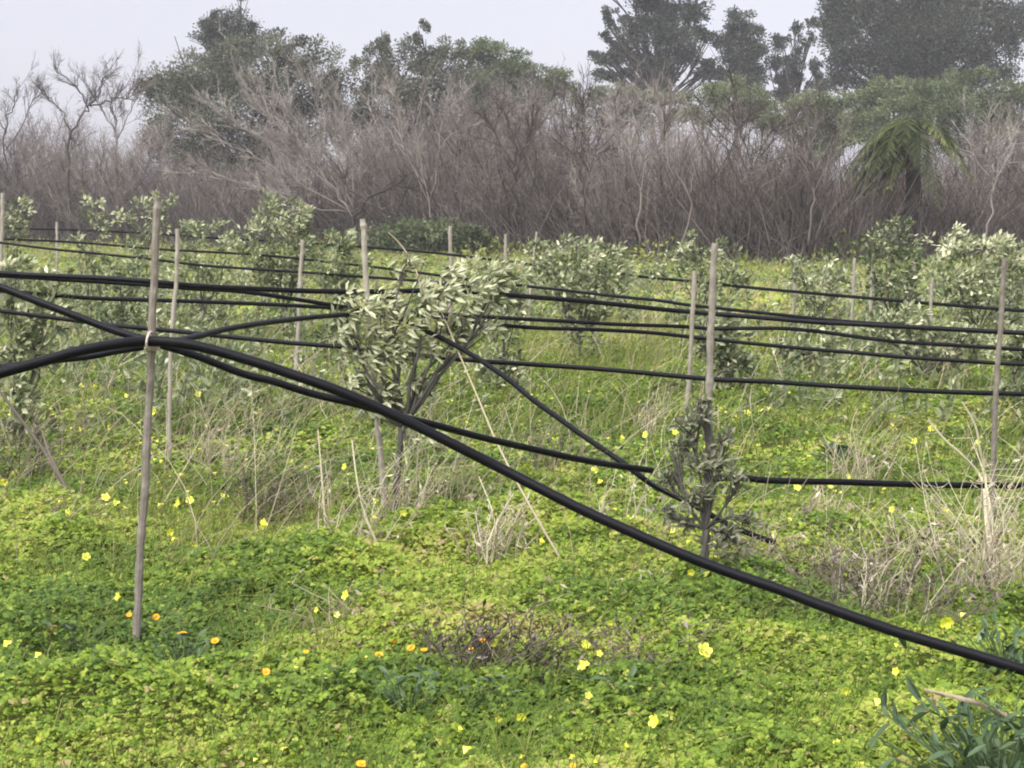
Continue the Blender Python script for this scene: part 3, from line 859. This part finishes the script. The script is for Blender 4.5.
weed("tall pale dry grass bunch at the right edge below the brown stake", 990, 575, 44, 170, .28, .8, -.05, side=3, explicit=[
    ([(992, 570, 7.1), (986, 520, 7.3), (982, 480, 7.6), (962, 455, 7.6), (945, 440, 7.6), (928, 420, 7.6)], .009, .9), ([(993, 570, 7.1), (989, 525, 7.3), (986, 482, 7.6), (980, 450, 7.6), (975, 425, 7.6), (962, 402, 7.6)], .008, .9), ([(998, 575, 7.0), (992, 520, 7), (985, 480, 7.2)], .01, .8)])
weed("wide brown tangle of dead weeds under the level pipe at right", 880, 585, 70, 85, .6, .4, -.1, side=5, mat='deadwood', bspread=.22)
weed("upright pale stalk with dry leaves in the middle of the right tangle", 888, 600, 9, 130, .12, .85, -.05)
weed("brown tangle right of the small dull tree", 800, 560, 36, 70, .55, .55, .1, side=5, mat='straw', bspread=.16)
weed("dead dark weed leaning at the left edge with long crossed stems", 20, 470, 26, 90, .4, .35, .2, mat='deadwood', side=5, explicit=[
    ([(75, 502, 8.3), (55, 470, 8.4), (40, 445, 8.5), (-5, 385, 8.6)], .014, .3), ([(72, 500, 8.3), (50, 455, 8.4), (42, 430, 8.5)], .009, .4)])
weed("dry grass wisps below the left edge weed", 40, 520, 16, 45, .6, .7, .3)
weed("thin pale stalks left of the crossing of two pipes", 622, 520, 9, 85, .15, .85, .0)
weed("slender green stalk alone beside the pipe, below the small dull tree", 757, 640, 2, 55, .05, .2, .02, mat='gstem', side=2, cat="weed", name="green_weed")
weed("thin pale stalk slanting behind the arched pipe at left", 100, 425, 5, 100, .12, .9, -.25, side=1)
weed("dark heap of dead twigs lying in the clover at bottom centre", 484, 650, 80, 72, .5, .10, .15, mat='deadwood', side=4, r=.005, bspread=.1, cat="twig heap", name="twig_heap")
weed("brown wilted weed patch near the yellow flower pair", 600, 640, 60, 60, .9, .45, .1, mat='deadwood', side=3, bspread=.14)
weed("short dry wisps on the trodden strip at centre left", 365, 612, 50, 56, .9, .45, .2, side=2, bspread=.16)
weed("dry wisps between the front stake and the brown weed clump", 232, 470, 16, 80, .3, .75, .25)
weed("loose dry weed behind the thick pipe's right half", 820, 520, 22, 70, .4, .7, .0, side=4)
weed("dry weed stalks at right of the tall middle stake's foot", 640, 585, 8, 60, .3, .8, .1, side=2)
weed("pale dry grass under the pipe at right, left of the edge bunch", 935, 545, 24, 80, .35, .8, -.2, side=2)
weed("scattered dry stalks before the thicket pipes at centre left", 245, 430, 14, 70, .3, .75, .1, side=3)
weed("reddish dead weed under the far right brown stake", 1008, 470, 14, 60, .35, .4, .0, mat='deadwood')
# fallen branch bottom right
pts = smooth_path([G(925, 690, .17), G(955, 697, .19), G(985, 706, .17), G(1012, 720, .13)], 6)
g = Geo()
g.tube(pts, np.linspace(.005, .010, len(pts)), 7, .42, wob=.12)
tag(g.build("fallen_branch", M['straw'], None, pts[0]), "pale dead branch lying over the dark leaves at bottom right", "branch")


# ------------------------------------------------------------------ bare thicket
def grow(par, prad, n, Lr, spread, up, Mn, rr, bend=.25, tlo=.25):
    """children of many branches at once"""
    N, K, _ = par.shape
    tot = N * n
    pi = np.repeat(np.arange(N), n)
    t = RNG.uniform(tlo, 1, tot) * (K - 1)
    i0 = np.clip(t.astype(int), 0, K - 2)
    fr = (t - i0)[:, None]
    st = par[pi, i0] * (1 - fr) + par[pi, i0 + 1] * fr
    tg = par[pi, i0 + 1] - par[pi, i0]
    tg /= np.linalg.norm(tg, axis=1)[:, None] + 1e-9
    d = tg + RNG.normal(0, spread, (tot, 3)) + np.array([0, 0, up])
    d /= np.linalg.norm(d, axis=1)[:, None]
    L = RNG.uniform(*Lr, tot)
    s = np.linspace(0, 1, Mn)[None, :, None]
    cur = RNG.normal(0, bend, (tot, 3)) + np.array([0, 0, up * .5])
    pts = st[:, None] + L[:, None, None] * (d[:, None] * s + cur[:, None] * s ** 2 * .5)
    rad = np.linspace(rr, rr * .45, Mn)[None].repeat(tot, 0)
    return pts, rad


def bush_parts(h, stems=7, spread=.32, lean=(0, 0), r0=.035, l2=8, l3=7, l4=3, fine=1.0, basew=.35):
    K = 7
    b = np.stack([RNG.normal(0, basew, stems), RNG.normal(0, basew, stems), np.full(stems, -.2)], 1)
    d = np.stack([RNG.normal(lean[0], spread, stems), RNG.normal(lean[1], spread, stems), np.ones(stems)], 1)
    H = h * RNG.uniform(.55, .95, stems)
    t = np.linspace(0, 1, K)[None, :, None]
    cv = np.stack([RNG.normal(0, .18, stems), RNG.normal(0, .18, stems), np.zeros(stems)], 1)
    wig = np.cumsum(RNG.normal(0, .03, (stems, K, 3)), 1) * h * .35
    wig[:, 0] = 0
    s1 = b[:, None] + d[:, None] * H[:, None, None] * t + cv[:, None] * h * t ** 2 + wig
    out = [(s1, np.linspace(r0, r0 * .35, K)[None].repeat(stems, 0), 5)]
    s2, r2 = grow(s1, None, l2, (h * .18, h * .36), .42, .3, 5, r0 * .38)
    out.append((s2, r2, 4))
    s3, r3 = grow(s2, None, l3, (h * .07, h * .16), .72, .16, 4, .0095 * fine)
    out.append((s3, r3, 3))
    if l4:
        s4, r4 = grow(s3, None, l4, (h * .035, h * .085), .85, .1, 3, .0065 * fine)
        out.append((s4, r4, 3))
    return out


def yfront(px):
    return np.interp(px, [0, 250, 450, 640, 800, 1024], [70, 62, 54, 46, 43, 46])


protos = [bush_parts(1.0 * 5, stems=RNG.integers(6, 9)) for _ in range(7)]
HP = np.array([(-150, 5.4), (0, 5.3), (60, 5.0), (130, 4.5), (180, 3.3), (260, 3.6), (340, 4.9), (420, 6.3), (520, 6.4), (620, 6.3), (720, 5.9), (790, 4.8), (850, 4.0), (890, 3.9), (930, 4.6), (1024, 5.3), (1200, 5.3)])
g = Geo()
spots = []
for row, (Yr, n) in enumerate(((1, 38), (3.5, 38), (6.5, 38), (10, 38), (14, 34))):
    for i in range(n):
        qx = -130 + (i + RNG.uniform(.1, .9)) * 1290 / n
        spots.append((qx, float(yfront(qx)) + Yr + RNG.uniform(-1.2, 1.2), row))
for (px, Yr, row) in spots:
    if 832 < px < 925 and (row < 2 or Yr < 50):
        continue
    h = float(np.interp(px, HP[:, 0], HP[:, 1])) * RNG.uniform(.74, 1.08) * (Yr / 67)
    if row == 0:
        h *= RNG.uniform(.55, .95)
    pr = protos[RNG.integers(0, len(protos))]
    a = RNG.uniform(0, 2 * math.pi)
    ca, sa = math.cos(a), math.sin(a)
    R = np.array([[ca, -sa, 0], [sa, ca, 0], [0, 0, 1]]) * (h / 5)
    wx = RNG.uniform(.75, 1.15)
    base = np.array([P(px, 300, Yr)[0], Yr, 0])
    tone = np.clip(RNG.normal(.48, .12) + .5 * (float(fbm(np.array([px]), np.array([Yr * 3.0]), 90, 8)[0]) - .5) + (.08 if px > 880 or 560 < px < 780 else 0) - (.06 if px < 160 else 0), 0, 1)
    for lv, (pts, rad, sd) in enumerate(pr):
        g.tubes((pts * [wx, wx, 1]) @ R.T + base, rad * (h / 5) ** .5, sd, np.clip(tone + [-.25, -.08, .05, .1][lv] + RNG.normal(0, .1, len(pts)), 0, 1))
o = g.build("bare_thicket", M['bare'])
tag(o, "dense mass of leafless grey brown bushes along the far edge of the field", "thicket", kind="stuff")
# low dead undergrowth that closes the thicket's foot
g = Geo()
n = 26000
px = RNG.uniform(-140, 1170, n); Yr = yfront(px) + RNG.uniform(-.6, 14, n) + RNG.normal(0, .5, n)
b = np.stack([(px - 512) * Yr / F, Yr, np.full(n, -.15)], 1)
d = np.stack([RNG.normal(0, .55, n), RNG.normal(0, .4, n), np.ones(n)], 1) * (RNG.uniform(.5, 3.4, n) * np.clip(fbm(px, Yr * 4, 30, 5) * 1.9, .45, 1.2))[:, None]
t = np.linspace(0, 1, 4)[None, :, None]
g.tubes(b[:, None] + d[:, None] * t + RNG.normal(0, .07, (n, 4, 3)), np.linspace(.016, .006, 4)[None].repeat(n, 0), 3, np.clip(RNG.normal(.34, .16, n), 0, 1))
o = g.build("undergrowth", M['bare'])
tag(o, "dead brushy undergrowth at the foot of the leafless thicket", "undergrowth", kind="stuff")


def bare_tree(label, base_px, Y, limbs, rad, val, l2=6, l3=6, l4=3, twl=1.0, spread=.4, up=.15, group="leafless trees at the thicket's edge", fine=1.0):
    """limbs: traced branches [(px,py,dY)...]; each then grows branches and twigs"""
    Y = float(np.interp(base_px, [0, 250, 450, 640, 800, 1024], [70, 62, 54, 46, 43, 46])) + (Y - 64.5) * .8
    b = np.array([P(base_px, 300, Y)[0], Y, 0.0])
    r = root("bare_tree", tuple(b), label, "bare tree", group)
    gt, gw = Geo(), Geo()
    mains = []
    for k, path in enumerate(limbs):
        pts = smooth_path([P(a, c, Y + dy) for a, c, dy in path], 4)
        pts[2:-1] += RNG.normal(0, .055, (len(pts) - 3, 3))
        rr = rad * Y / 64 * (1 if k == 0 else .6)
        gt.tube(pts, np.linspace(rr, rr * .35, len(pts)), 7, val, wob=.06)
        idx = np.linspace(0, len(pts) - 1, 7).astype(int)
        mains.append(pts[idx])
    m = np.array(mains)
    s2, r2 = grow(m, None, l2, (.6 * twl, 1.5 * twl), spread, up, 5, rad * .3, tlo=.3)
    gw.tubes(s2, r2, 4, np.clip(RNG.normal(val, .08, len(s2)), 0, 1))
    s3, r3 = grow(s2, None, l3, (.35 * twl, .8 * twl), spread, up, 4, .011 * fine)
    gw.tubes(s3, r3, 3, np.clip(RNG.normal(val, .1, len(s3)), 0, 1))
    if l4:
        s4, r4 = grow(s3, None, l4, (.2 * twl, .45 * twl), spread * 1.2, up, 3, .0075 * fine)
        gw.tubes(s4, r4, 3, np.clip(RNG.normal(val + .05, .1, len(s4)), 0, 1))
    gt.build("trunk", M['bare'], r, b, smooth=True)
    gw.build("branches", M['bare'], r, b)
    return r


bare_tree("dark trunked bare tree forking above the thicket near the left edge", 68, 64, [
    [(68, 246, 0), (69, 190, 0), (71, 140, 0), (82, 116, 0), (90, 106, 0), (100, 94, 0)], [(71, 140, 0), (66, 120, 0.2), (54, 104, .4), (40, 88, .6)], [(88, 108, 0), (80, 92, .3), (68, 78, .3), (54, 68, .4)],
    [(90, 106, 0), (110, 100, -.2), (126, 96, -.4), (138, 86, -.4)], [(100, 94, 0), (102, 82, .2), (108, 70, .3)]], .065, .2, l2=9, l3=6, l4=4, fine=.8, twl=.62)
bare_tree("bare tree with upswept limbs at the very left edge", 8, 65, [
    [(8, 246, 0), (6, 180, 0), (5, 130, 0), (12, 108, 0), (18, 90, 0)], [(5, 130, 0), (-12, 108, .3), (-22, 85, .3)], [(6, 150, 0), (25, 120, .2), (42, 88, .4)]], .05, .3, l2=9, l3=6, l4=4, fine=.8, twl=.7)
bare_tree("thin pale bare tree just right of the dark forked one", 118, 66, [
    [(118, 246, 0), (118, 180, 0), (116, 130, 0), (112, 105, 0), (116, 84, 0)], [(117, 140, 0), (130, 110, .2), (138, 82, .3)], [(116, 130, 0), (98, 105, .2), (88, 88, .3)]], .045, .55, l2=9, l3=6, l4=4)
bare_tree("slanting pale bare tree with long parallel branches swept up to the left", 356, 62.5, [
    [(358, 250, 0), (352, 215, 0), (335, 190, 0), (300, 150, 0), (268, 112, 0), (240, 90, .2)], [(352, 212, 0), (318, 195, -.2), (270, 165, -.3), (222, 140, -.3), (190, 128, -.3)], [(352, 212, 0), (330, 175, .2), (300, 125, .3), (276, 92, .4)],
    [(353, 210, 0), (340, 165, .3), (322, 120, .4), (310, 88, .4)], [(350, 212, 0), (310, 205, -.4), (262, 190, -.5), (205, 172, -.6)], [(345, 200, 0), (300, 160, 0), (250, 130, .1), (215, 112, .1)], [(330, 186, 0), (290, 135, .2), (262, 100, .3)],
    [(353, 208, 0), (352, 160, .4), (342, 110, .5)]], .04, .74, l2=13, l3=7, l4=4, twl=.95, spread=.22, up=.05)
bare_tree("pale grey bare tree with several upright stems, left of centre", 428, 62.5, [
    [(432, 248, 0), (432, 215, 0), (425, 175, 0), (418, 140, 0), (420, 95, 0)], [(430, 200, 0), (438, 160, .2), (444, 120, .2), (462, 95, .3)], [(430, 205, 0), (412, 165, -.2), (400, 130, -.3), (398, 96, -.3)], [(428, 190, 0), (408, 160, 0), (385, 125, .2), (372, 95, .2)],
    [(440, 150, .2), (455, 130, .2), (470, 115, .3)]], .045, .74, l2=6, l3=6, l4=3, spread=.3, twl=.8)
bare_tree("dark stemmed leafless sapling in the thicket's centre", 514, 62, [
    [(514, 248, 0), (516, 215, 0), (513, 180, 0), (516, 150, 0), (508, 118, 0), (500, 90, 0)], [(515, 175, 0), (528, 145, .2), (534, 112, .2)], [(514, 165, 0), (498, 140, .2), (484, 116, .3)]], .055, .14, l2=7, l3=6, l4=3, twl=.7)
bare_tree("low dark bare tree with one arched limb beneath the slanting pale one", 368, 61.5, [
    [(345, 252, 0), (352, 225, 0), (365, 204, 0), (385, 189, 0), (405, 186, 0), (432, 194, 0)], [(362, 208, 0), (350, 190, .2), (340, 172, .3)]], .075, .08, l2=4, l3=4, l4=2, twl=.7)
for lab, x0, v in (("leafless sapling with a dark crooked stem, right of the centre stem", 584, .2), ("pale upright leafless sapling above the wide silvery shrub", 640, .7), ("tan leafless sapling left of the tall middle stake's top", 682, .6),
                   ("dark leafless sapling right of the tall middle stake's top", 748, .22), ("slim grey leafless sapling between middle stake and palm", 808, .5), ("pale leafless bush top at the far right edge", 985, .75)):
    a = RNG.uniform(-8, 8, 6)
    top = {985: 150, 808: 135}.get(x0, 104)
    bare_tree(lab, x0, 63, [[(x0, 246, 0), (x0 + a[0], 200, 0), (x0 + a[1], 165, 0), (x0 + a[2], 135 if top < 120 else 160, 0), (x0 + a[3], top, 0)],
                            [(x0 + a[0], 195, 0), (x0 + a[4] + 16, 160, .2), (x0 + 24, top + 20, .3)], [(x0 + a[1], 180, 0), (x0 - 14 + a[5], 150, .2), (x0 - 24, top + 18, .3)]], .05, v, l2=6, l3=6, l4=3)


# ------------------------------------------------------------------ evergreen trees behind
def tree(label, clumps, Y, base_px, nleaf, L, mat, r=.22, tone=.5, group="tall evergreen trees behind the thicket", name="evergreen_tree", fork=.5, wind=(0, 0, .1), flat=.8, shell=.5, tb=.15, twigs=4, sd=.3, W=.55, tuft=150, tuft_r=.38):
    infl = 1.13
    if mat == 'euc':
        infl, tuft, tuft_r, shell = 1.0, 60, .62, .75
        extra = []
        for a_, b_, c_, d_ in clumps:
            for q_ in range(3):
                extra.append((a_ + RNG.normal(0, c_ * .7), b_ + RNG.normal(0, d_ * .75), c_ * RNG.uniform(.35, .7), d_ * RNG.uniform(.3, .6)))
        clumps = clumps + extra
        r *= .7
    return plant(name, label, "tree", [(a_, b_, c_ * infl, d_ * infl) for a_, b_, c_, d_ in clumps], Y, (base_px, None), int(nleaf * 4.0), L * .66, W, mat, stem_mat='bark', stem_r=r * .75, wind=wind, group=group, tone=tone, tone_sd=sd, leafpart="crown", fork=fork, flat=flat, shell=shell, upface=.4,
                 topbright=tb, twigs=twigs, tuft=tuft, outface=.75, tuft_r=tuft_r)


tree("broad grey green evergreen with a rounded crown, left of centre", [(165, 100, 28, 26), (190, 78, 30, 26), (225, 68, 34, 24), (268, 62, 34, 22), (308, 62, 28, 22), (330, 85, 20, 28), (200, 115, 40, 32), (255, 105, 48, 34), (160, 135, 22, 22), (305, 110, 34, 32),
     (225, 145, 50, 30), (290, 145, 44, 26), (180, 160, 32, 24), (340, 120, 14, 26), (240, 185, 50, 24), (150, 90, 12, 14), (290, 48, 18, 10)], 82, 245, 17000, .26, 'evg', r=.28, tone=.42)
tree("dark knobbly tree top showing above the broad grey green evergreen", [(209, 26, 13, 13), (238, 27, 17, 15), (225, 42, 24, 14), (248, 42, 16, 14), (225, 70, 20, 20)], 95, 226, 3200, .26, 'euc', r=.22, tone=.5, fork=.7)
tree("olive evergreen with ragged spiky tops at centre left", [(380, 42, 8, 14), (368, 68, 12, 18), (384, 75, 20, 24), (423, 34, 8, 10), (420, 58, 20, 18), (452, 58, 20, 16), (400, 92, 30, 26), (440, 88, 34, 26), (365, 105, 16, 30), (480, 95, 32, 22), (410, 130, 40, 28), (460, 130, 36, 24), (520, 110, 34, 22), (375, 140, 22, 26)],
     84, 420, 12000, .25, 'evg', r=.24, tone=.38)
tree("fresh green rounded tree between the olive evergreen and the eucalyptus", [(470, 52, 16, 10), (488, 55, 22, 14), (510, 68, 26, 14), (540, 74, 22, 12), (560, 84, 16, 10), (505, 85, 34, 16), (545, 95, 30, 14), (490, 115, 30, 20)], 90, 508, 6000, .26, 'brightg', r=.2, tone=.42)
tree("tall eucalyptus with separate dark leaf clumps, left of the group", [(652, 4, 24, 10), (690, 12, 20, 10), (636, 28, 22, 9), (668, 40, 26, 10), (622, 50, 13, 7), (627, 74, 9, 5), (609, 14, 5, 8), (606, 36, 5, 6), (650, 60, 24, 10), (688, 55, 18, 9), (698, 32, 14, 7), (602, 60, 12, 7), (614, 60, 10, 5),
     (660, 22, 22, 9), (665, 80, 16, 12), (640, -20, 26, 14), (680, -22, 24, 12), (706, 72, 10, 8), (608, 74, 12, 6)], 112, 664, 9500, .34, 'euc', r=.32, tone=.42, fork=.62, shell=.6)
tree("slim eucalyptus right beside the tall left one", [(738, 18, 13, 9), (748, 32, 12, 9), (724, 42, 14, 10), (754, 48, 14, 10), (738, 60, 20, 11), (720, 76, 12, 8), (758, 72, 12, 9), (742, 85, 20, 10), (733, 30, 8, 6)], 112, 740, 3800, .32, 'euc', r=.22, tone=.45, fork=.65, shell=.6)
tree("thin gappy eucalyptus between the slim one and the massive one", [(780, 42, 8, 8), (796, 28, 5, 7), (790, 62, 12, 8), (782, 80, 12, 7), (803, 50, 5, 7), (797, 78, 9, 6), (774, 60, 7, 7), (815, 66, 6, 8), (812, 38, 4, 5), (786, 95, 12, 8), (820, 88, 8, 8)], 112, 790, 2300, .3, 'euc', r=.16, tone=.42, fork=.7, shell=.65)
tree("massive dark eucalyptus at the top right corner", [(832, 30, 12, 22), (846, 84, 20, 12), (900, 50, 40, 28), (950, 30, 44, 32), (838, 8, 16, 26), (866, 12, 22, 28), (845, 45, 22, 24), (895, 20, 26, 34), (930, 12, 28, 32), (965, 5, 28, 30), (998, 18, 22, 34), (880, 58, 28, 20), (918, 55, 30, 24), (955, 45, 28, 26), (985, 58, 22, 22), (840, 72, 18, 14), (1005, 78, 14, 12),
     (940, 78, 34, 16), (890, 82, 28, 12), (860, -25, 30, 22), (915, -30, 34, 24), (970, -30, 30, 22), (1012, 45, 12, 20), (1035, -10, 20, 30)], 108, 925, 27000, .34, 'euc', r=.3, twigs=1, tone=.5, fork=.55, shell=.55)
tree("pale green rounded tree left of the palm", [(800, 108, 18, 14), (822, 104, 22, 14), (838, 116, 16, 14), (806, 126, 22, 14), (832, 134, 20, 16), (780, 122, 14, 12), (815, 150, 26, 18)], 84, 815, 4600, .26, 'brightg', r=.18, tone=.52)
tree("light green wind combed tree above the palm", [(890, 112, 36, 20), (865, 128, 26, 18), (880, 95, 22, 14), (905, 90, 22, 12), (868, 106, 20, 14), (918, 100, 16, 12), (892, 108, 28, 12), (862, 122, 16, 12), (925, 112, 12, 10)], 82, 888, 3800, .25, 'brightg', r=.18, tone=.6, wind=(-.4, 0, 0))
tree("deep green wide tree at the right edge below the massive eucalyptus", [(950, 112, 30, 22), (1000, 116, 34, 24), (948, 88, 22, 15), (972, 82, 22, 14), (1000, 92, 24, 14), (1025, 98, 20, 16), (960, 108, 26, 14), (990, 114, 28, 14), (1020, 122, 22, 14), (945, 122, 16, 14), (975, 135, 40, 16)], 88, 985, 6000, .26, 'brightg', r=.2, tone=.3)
tree("olive low tree showing over the thicket below the left eucalyptus", [(590, 98, 20, 10), (615, 96, 24, 12), (645, 102, 24, 10), (600, 115, 30, 12), (640, 118, 30, 12)], 86, 615, 2900, .24, 'evg', r=.14, tone=.6)
tree("yellowish green low tree over the thicket below the slim eucalyptus", [(700, 100, 20, 12), (728, 92, 20, 12), (752, 102, 20, 14), (690, 115, 24, 12), (735, 115, 30, 14), (765, 118, 16, 14)], 86, 728, 3400, .25, 'brightg', r=.15, tone=.55)
plant("low_bush", "low dark green bush at the thicket's foot, behind the short pale stake", "bush", [(395, 238, 22, 12), (420, 230, 24, 12), (445, 232, 24, 12), (470, 236, 20, 10), (410, 246, 28, 8), (455, 248, 26, 8), (488, 242, 14, 8)], 51.5, (435, None), 4200, .17, .5, 'brightg',
      stem_r=.04, tone=.34, leafpart="foliage", twigs=3)
plant("low_bush", "small olive bush at the thicket's foot under the arched limb", "bush", [(375, 236, 14, 12), (362, 245, 14, 10), (385, 226, 10, 8)], 54.5, (372, None), 1100, .16, .5, 'evg', stem_r=.035, tone=.55, twigs=3)

# the drooping palm
pc = P(914, 122, 45.5)
b = np.array([pc[0], pc[1], 0.0])
r = root("palm_tree", tuple(b), "shaggy palm with drooping green and rusty brown fronds at right", "palm")
gt, gf, gd = Geo(), Geo(), Geo()
gt.tube(branch_path(b - [0, 0, .1], pc, 9, .03), np.linspace(.24, .2, 9), 12, .4, wob=.08)


def frond(g, az, el, L, droop, tone):
    d = np.array([math.cos(az) * math.cos(el), math.sin(az) * math.cos(el), math.sin(el)])
    t = np.linspace(0, 1, 22)[:, None]
    pts = pc + d * L * t + np.array([0, 0, -1]) * droop * L * t ** 2
    g.tube(pts, np.linspace(.03, .006, 22), 5, tone, caps=False)
    tg = np.gradient(pts, axis=0); tg /= np.linalg.norm(tg, axis=1)[:, None]
    sd = np.cross(tg, [0, 0, 1.]); sd /= np.linalg.norm(sd, axis=1)[:, None] + 1e-9
    for sgn in (-1, 1):
        for q in (0, .33, .66):
            pp = pts[2:-1] * (1 - q) + pts[3:] * q
            n = len(pp)
            dd = sd[2:-1] * sgn + tg[2:-1] * .7 + np.array([0, 0, -.45]) + RNG.normal(0, .12, (n, 3))
            ll = .55 * np.sin(np.linspace(.5, 2.9, n)) * RNG.uniform(.8, 1.1, n) + .06
            g.leaves(pp, dd, np.array([[0, 0, 1.]]).repeat(n, 0) + RNG.normal(0, .3, (n, 3)), ll * .85, .04, np.clip(RNG.normal(tone, .1, n), 0, 1))


for kx in range(38):
    az = math.pi + RNG.normal(0, .95)
    frond(gf, az, RNG.uniform(-.6, .55), RNG.uniform(1.5, 2.3), RNG.uniform(.6, 1.1), RNG.choice([.02, .12, .27, .5], p=[.4, .3, .22, .08]))
for kx in range(16):
    az = math.pi + RNG.normal(.2, .8)
    frond(gd, az, RNG.uniform(-1.15, -.6), RNG.uniform(1.1, 1.9), RNG.uniform(.2, .5), RNG.choice([.78, .9]))
gt.build("trunk", M['bark'], r, b, smooth=True)
gf.build("fronds", M['frond'], r, b)
o = gd.build("dead_fronds", M['frond'], r, b)
o["label"] = "rusty brown hanging fronds"

# ------------------------------------------------------------------ light
SUN_EL, SUN_AZ = math.radians(58), math.radians(215)   # azimuth from +Y, clockwise: behind the camera, to the left
w = bpy.data.worlds.new("World")
scene.world = w
w.use_nodes = True
nt = w.node_tree
bg = nt.nodes["Background"]
sky = nt.nodes.new("ShaderNodeTexSky")
sky.sky_type = 'NISHITA'
sky.sun_disc = False
sky.sun_elevation = SUN_EL
sky.sun_rotation = SUN_AZ
sky.air_density = 1.0
sky.dust_density = 2.0
sky.ozone_density = 1.0
hs = nt.nodes.new("ShaderNodeHueSaturation")
hs.inputs["Saturation"].default_value = .16
nt.links.new(sky.outputs[0], hs.inputs["Color"])
tint = nt.nodes.new("ShaderNodeMix"); tint.data_type = 'RGBA'; tint.blend_type = 'MULTIPLY'
tint.inputs[0].default_value = 1
tint.inputs[7].default_value = (1.0, .985, 1.075, 1)
nt.links.new(hs.outputs[0], tint.inputs[6])
# an overcast sky is brightest overhead
tc = nt.nodes.new("ShaderNodeTexCoord")
sx = nt.nodes.new("ShaderNodeSeparateXYZ")
nt.links.new(tc.outputs["Generated"], sx.inputs[0])
mr = nt.nodes.new("ShaderNodeMapRange")
mr.inputs["From Min"].default_value = .14
mr.inputs["From Max"].default_value = .8
mr.inputs["To Min"].default_value = .45
mr.inputs["To Max"].default_value = 1.75
nt.links.new(sx.outputs["Z"], mr.inputs["Value"])
vm = nt.nodes.new("ShaderNodeVectorMath"); vm.operation = 'SCALE'
nt.links.new(tint.outputs[2], vm.inputs[0])
nt.links.new(mr.outputs[0], vm.inputs["Scale"])
nt.links.new(vm.outputs[0], bg.inputs["Color"])
bg.inputs["Strength"].default_value = .13
sd = bpy.data.lights.new("sun", 'SUN')
sd.energy = 1.5
sd.angle = math.radians(50)
sd.color = (1, .97, .92)
so = bpy.data.objects.new("sun", sd)
COL.objects.link(so)
dirv = Vector((math.sin(SUN_AZ) * math.cos(SUN_EL), math.cos(SUN_AZ) * math.cos(SUN_EL), math.sin(SUN_EL)))
so.rotation_euler = dirv.to_track_quat('Z', 'Y').to_euler()
so.location = (0, 0, 30)

# ------------------------------------------------------------------ the damp air
hz = bpy.data.meshes.new("haze")
x0, x1, y0, y1, z0, z1 = -270, 270, -70, 410, -1.2, 32
hz.from_pydata([(x0, y0, z0), (x1, y0, z0), (x1, y1, z0), (x0, y1, z0), (x0, y0, z1), (x1, y0, z1), (x1, y1, z1), (x0, y1, z1)], [],
               [(0, 3, 2, 1), (4, 5, 6, 7), (0, 1, 5, 4), (1, 2, 6, 5), (2, 3, 7, 6), (3, 0, 4, 7)])
ho = bpy.data.objects.new("haze", hz)
COL.objects.link(ho)
ho["kind"] = "stuff"
ho["label"] = "thin pale damp haze over the field"
ho["category"] = "haze"
hm = bpy.data.materials.new("damp_air")
hm.use_nodes = True
hm.node_tree.nodes.clear()
vo = hm.node_tree.nodes.new("ShaderNodeVolumePrincipled")
vo.inputs["Color"].default_value = (.92, .91, .93, 1)
vo.inputs["Density"].default_value = .0007
ou = hm.node_tree.nodes.new("ShaderNodeOutputMaterial")
hm.node_tree.links.new(vo.outputs[0], ou.inputs["Volume"])
hz.materials.append(hm)

scene.view_settings.view_transform = 'Standard'
scene.view_settings.look = 'None'
scene.view_settings.exposure = 1.5
scene.view_settings.gamma = 1
scene.cycles.filter_width = 2.0
scene.cycles.max_bounces = 6
scene.cycles.diffuse_bounces = 3
scene.cycles.transmission_bounces = 3
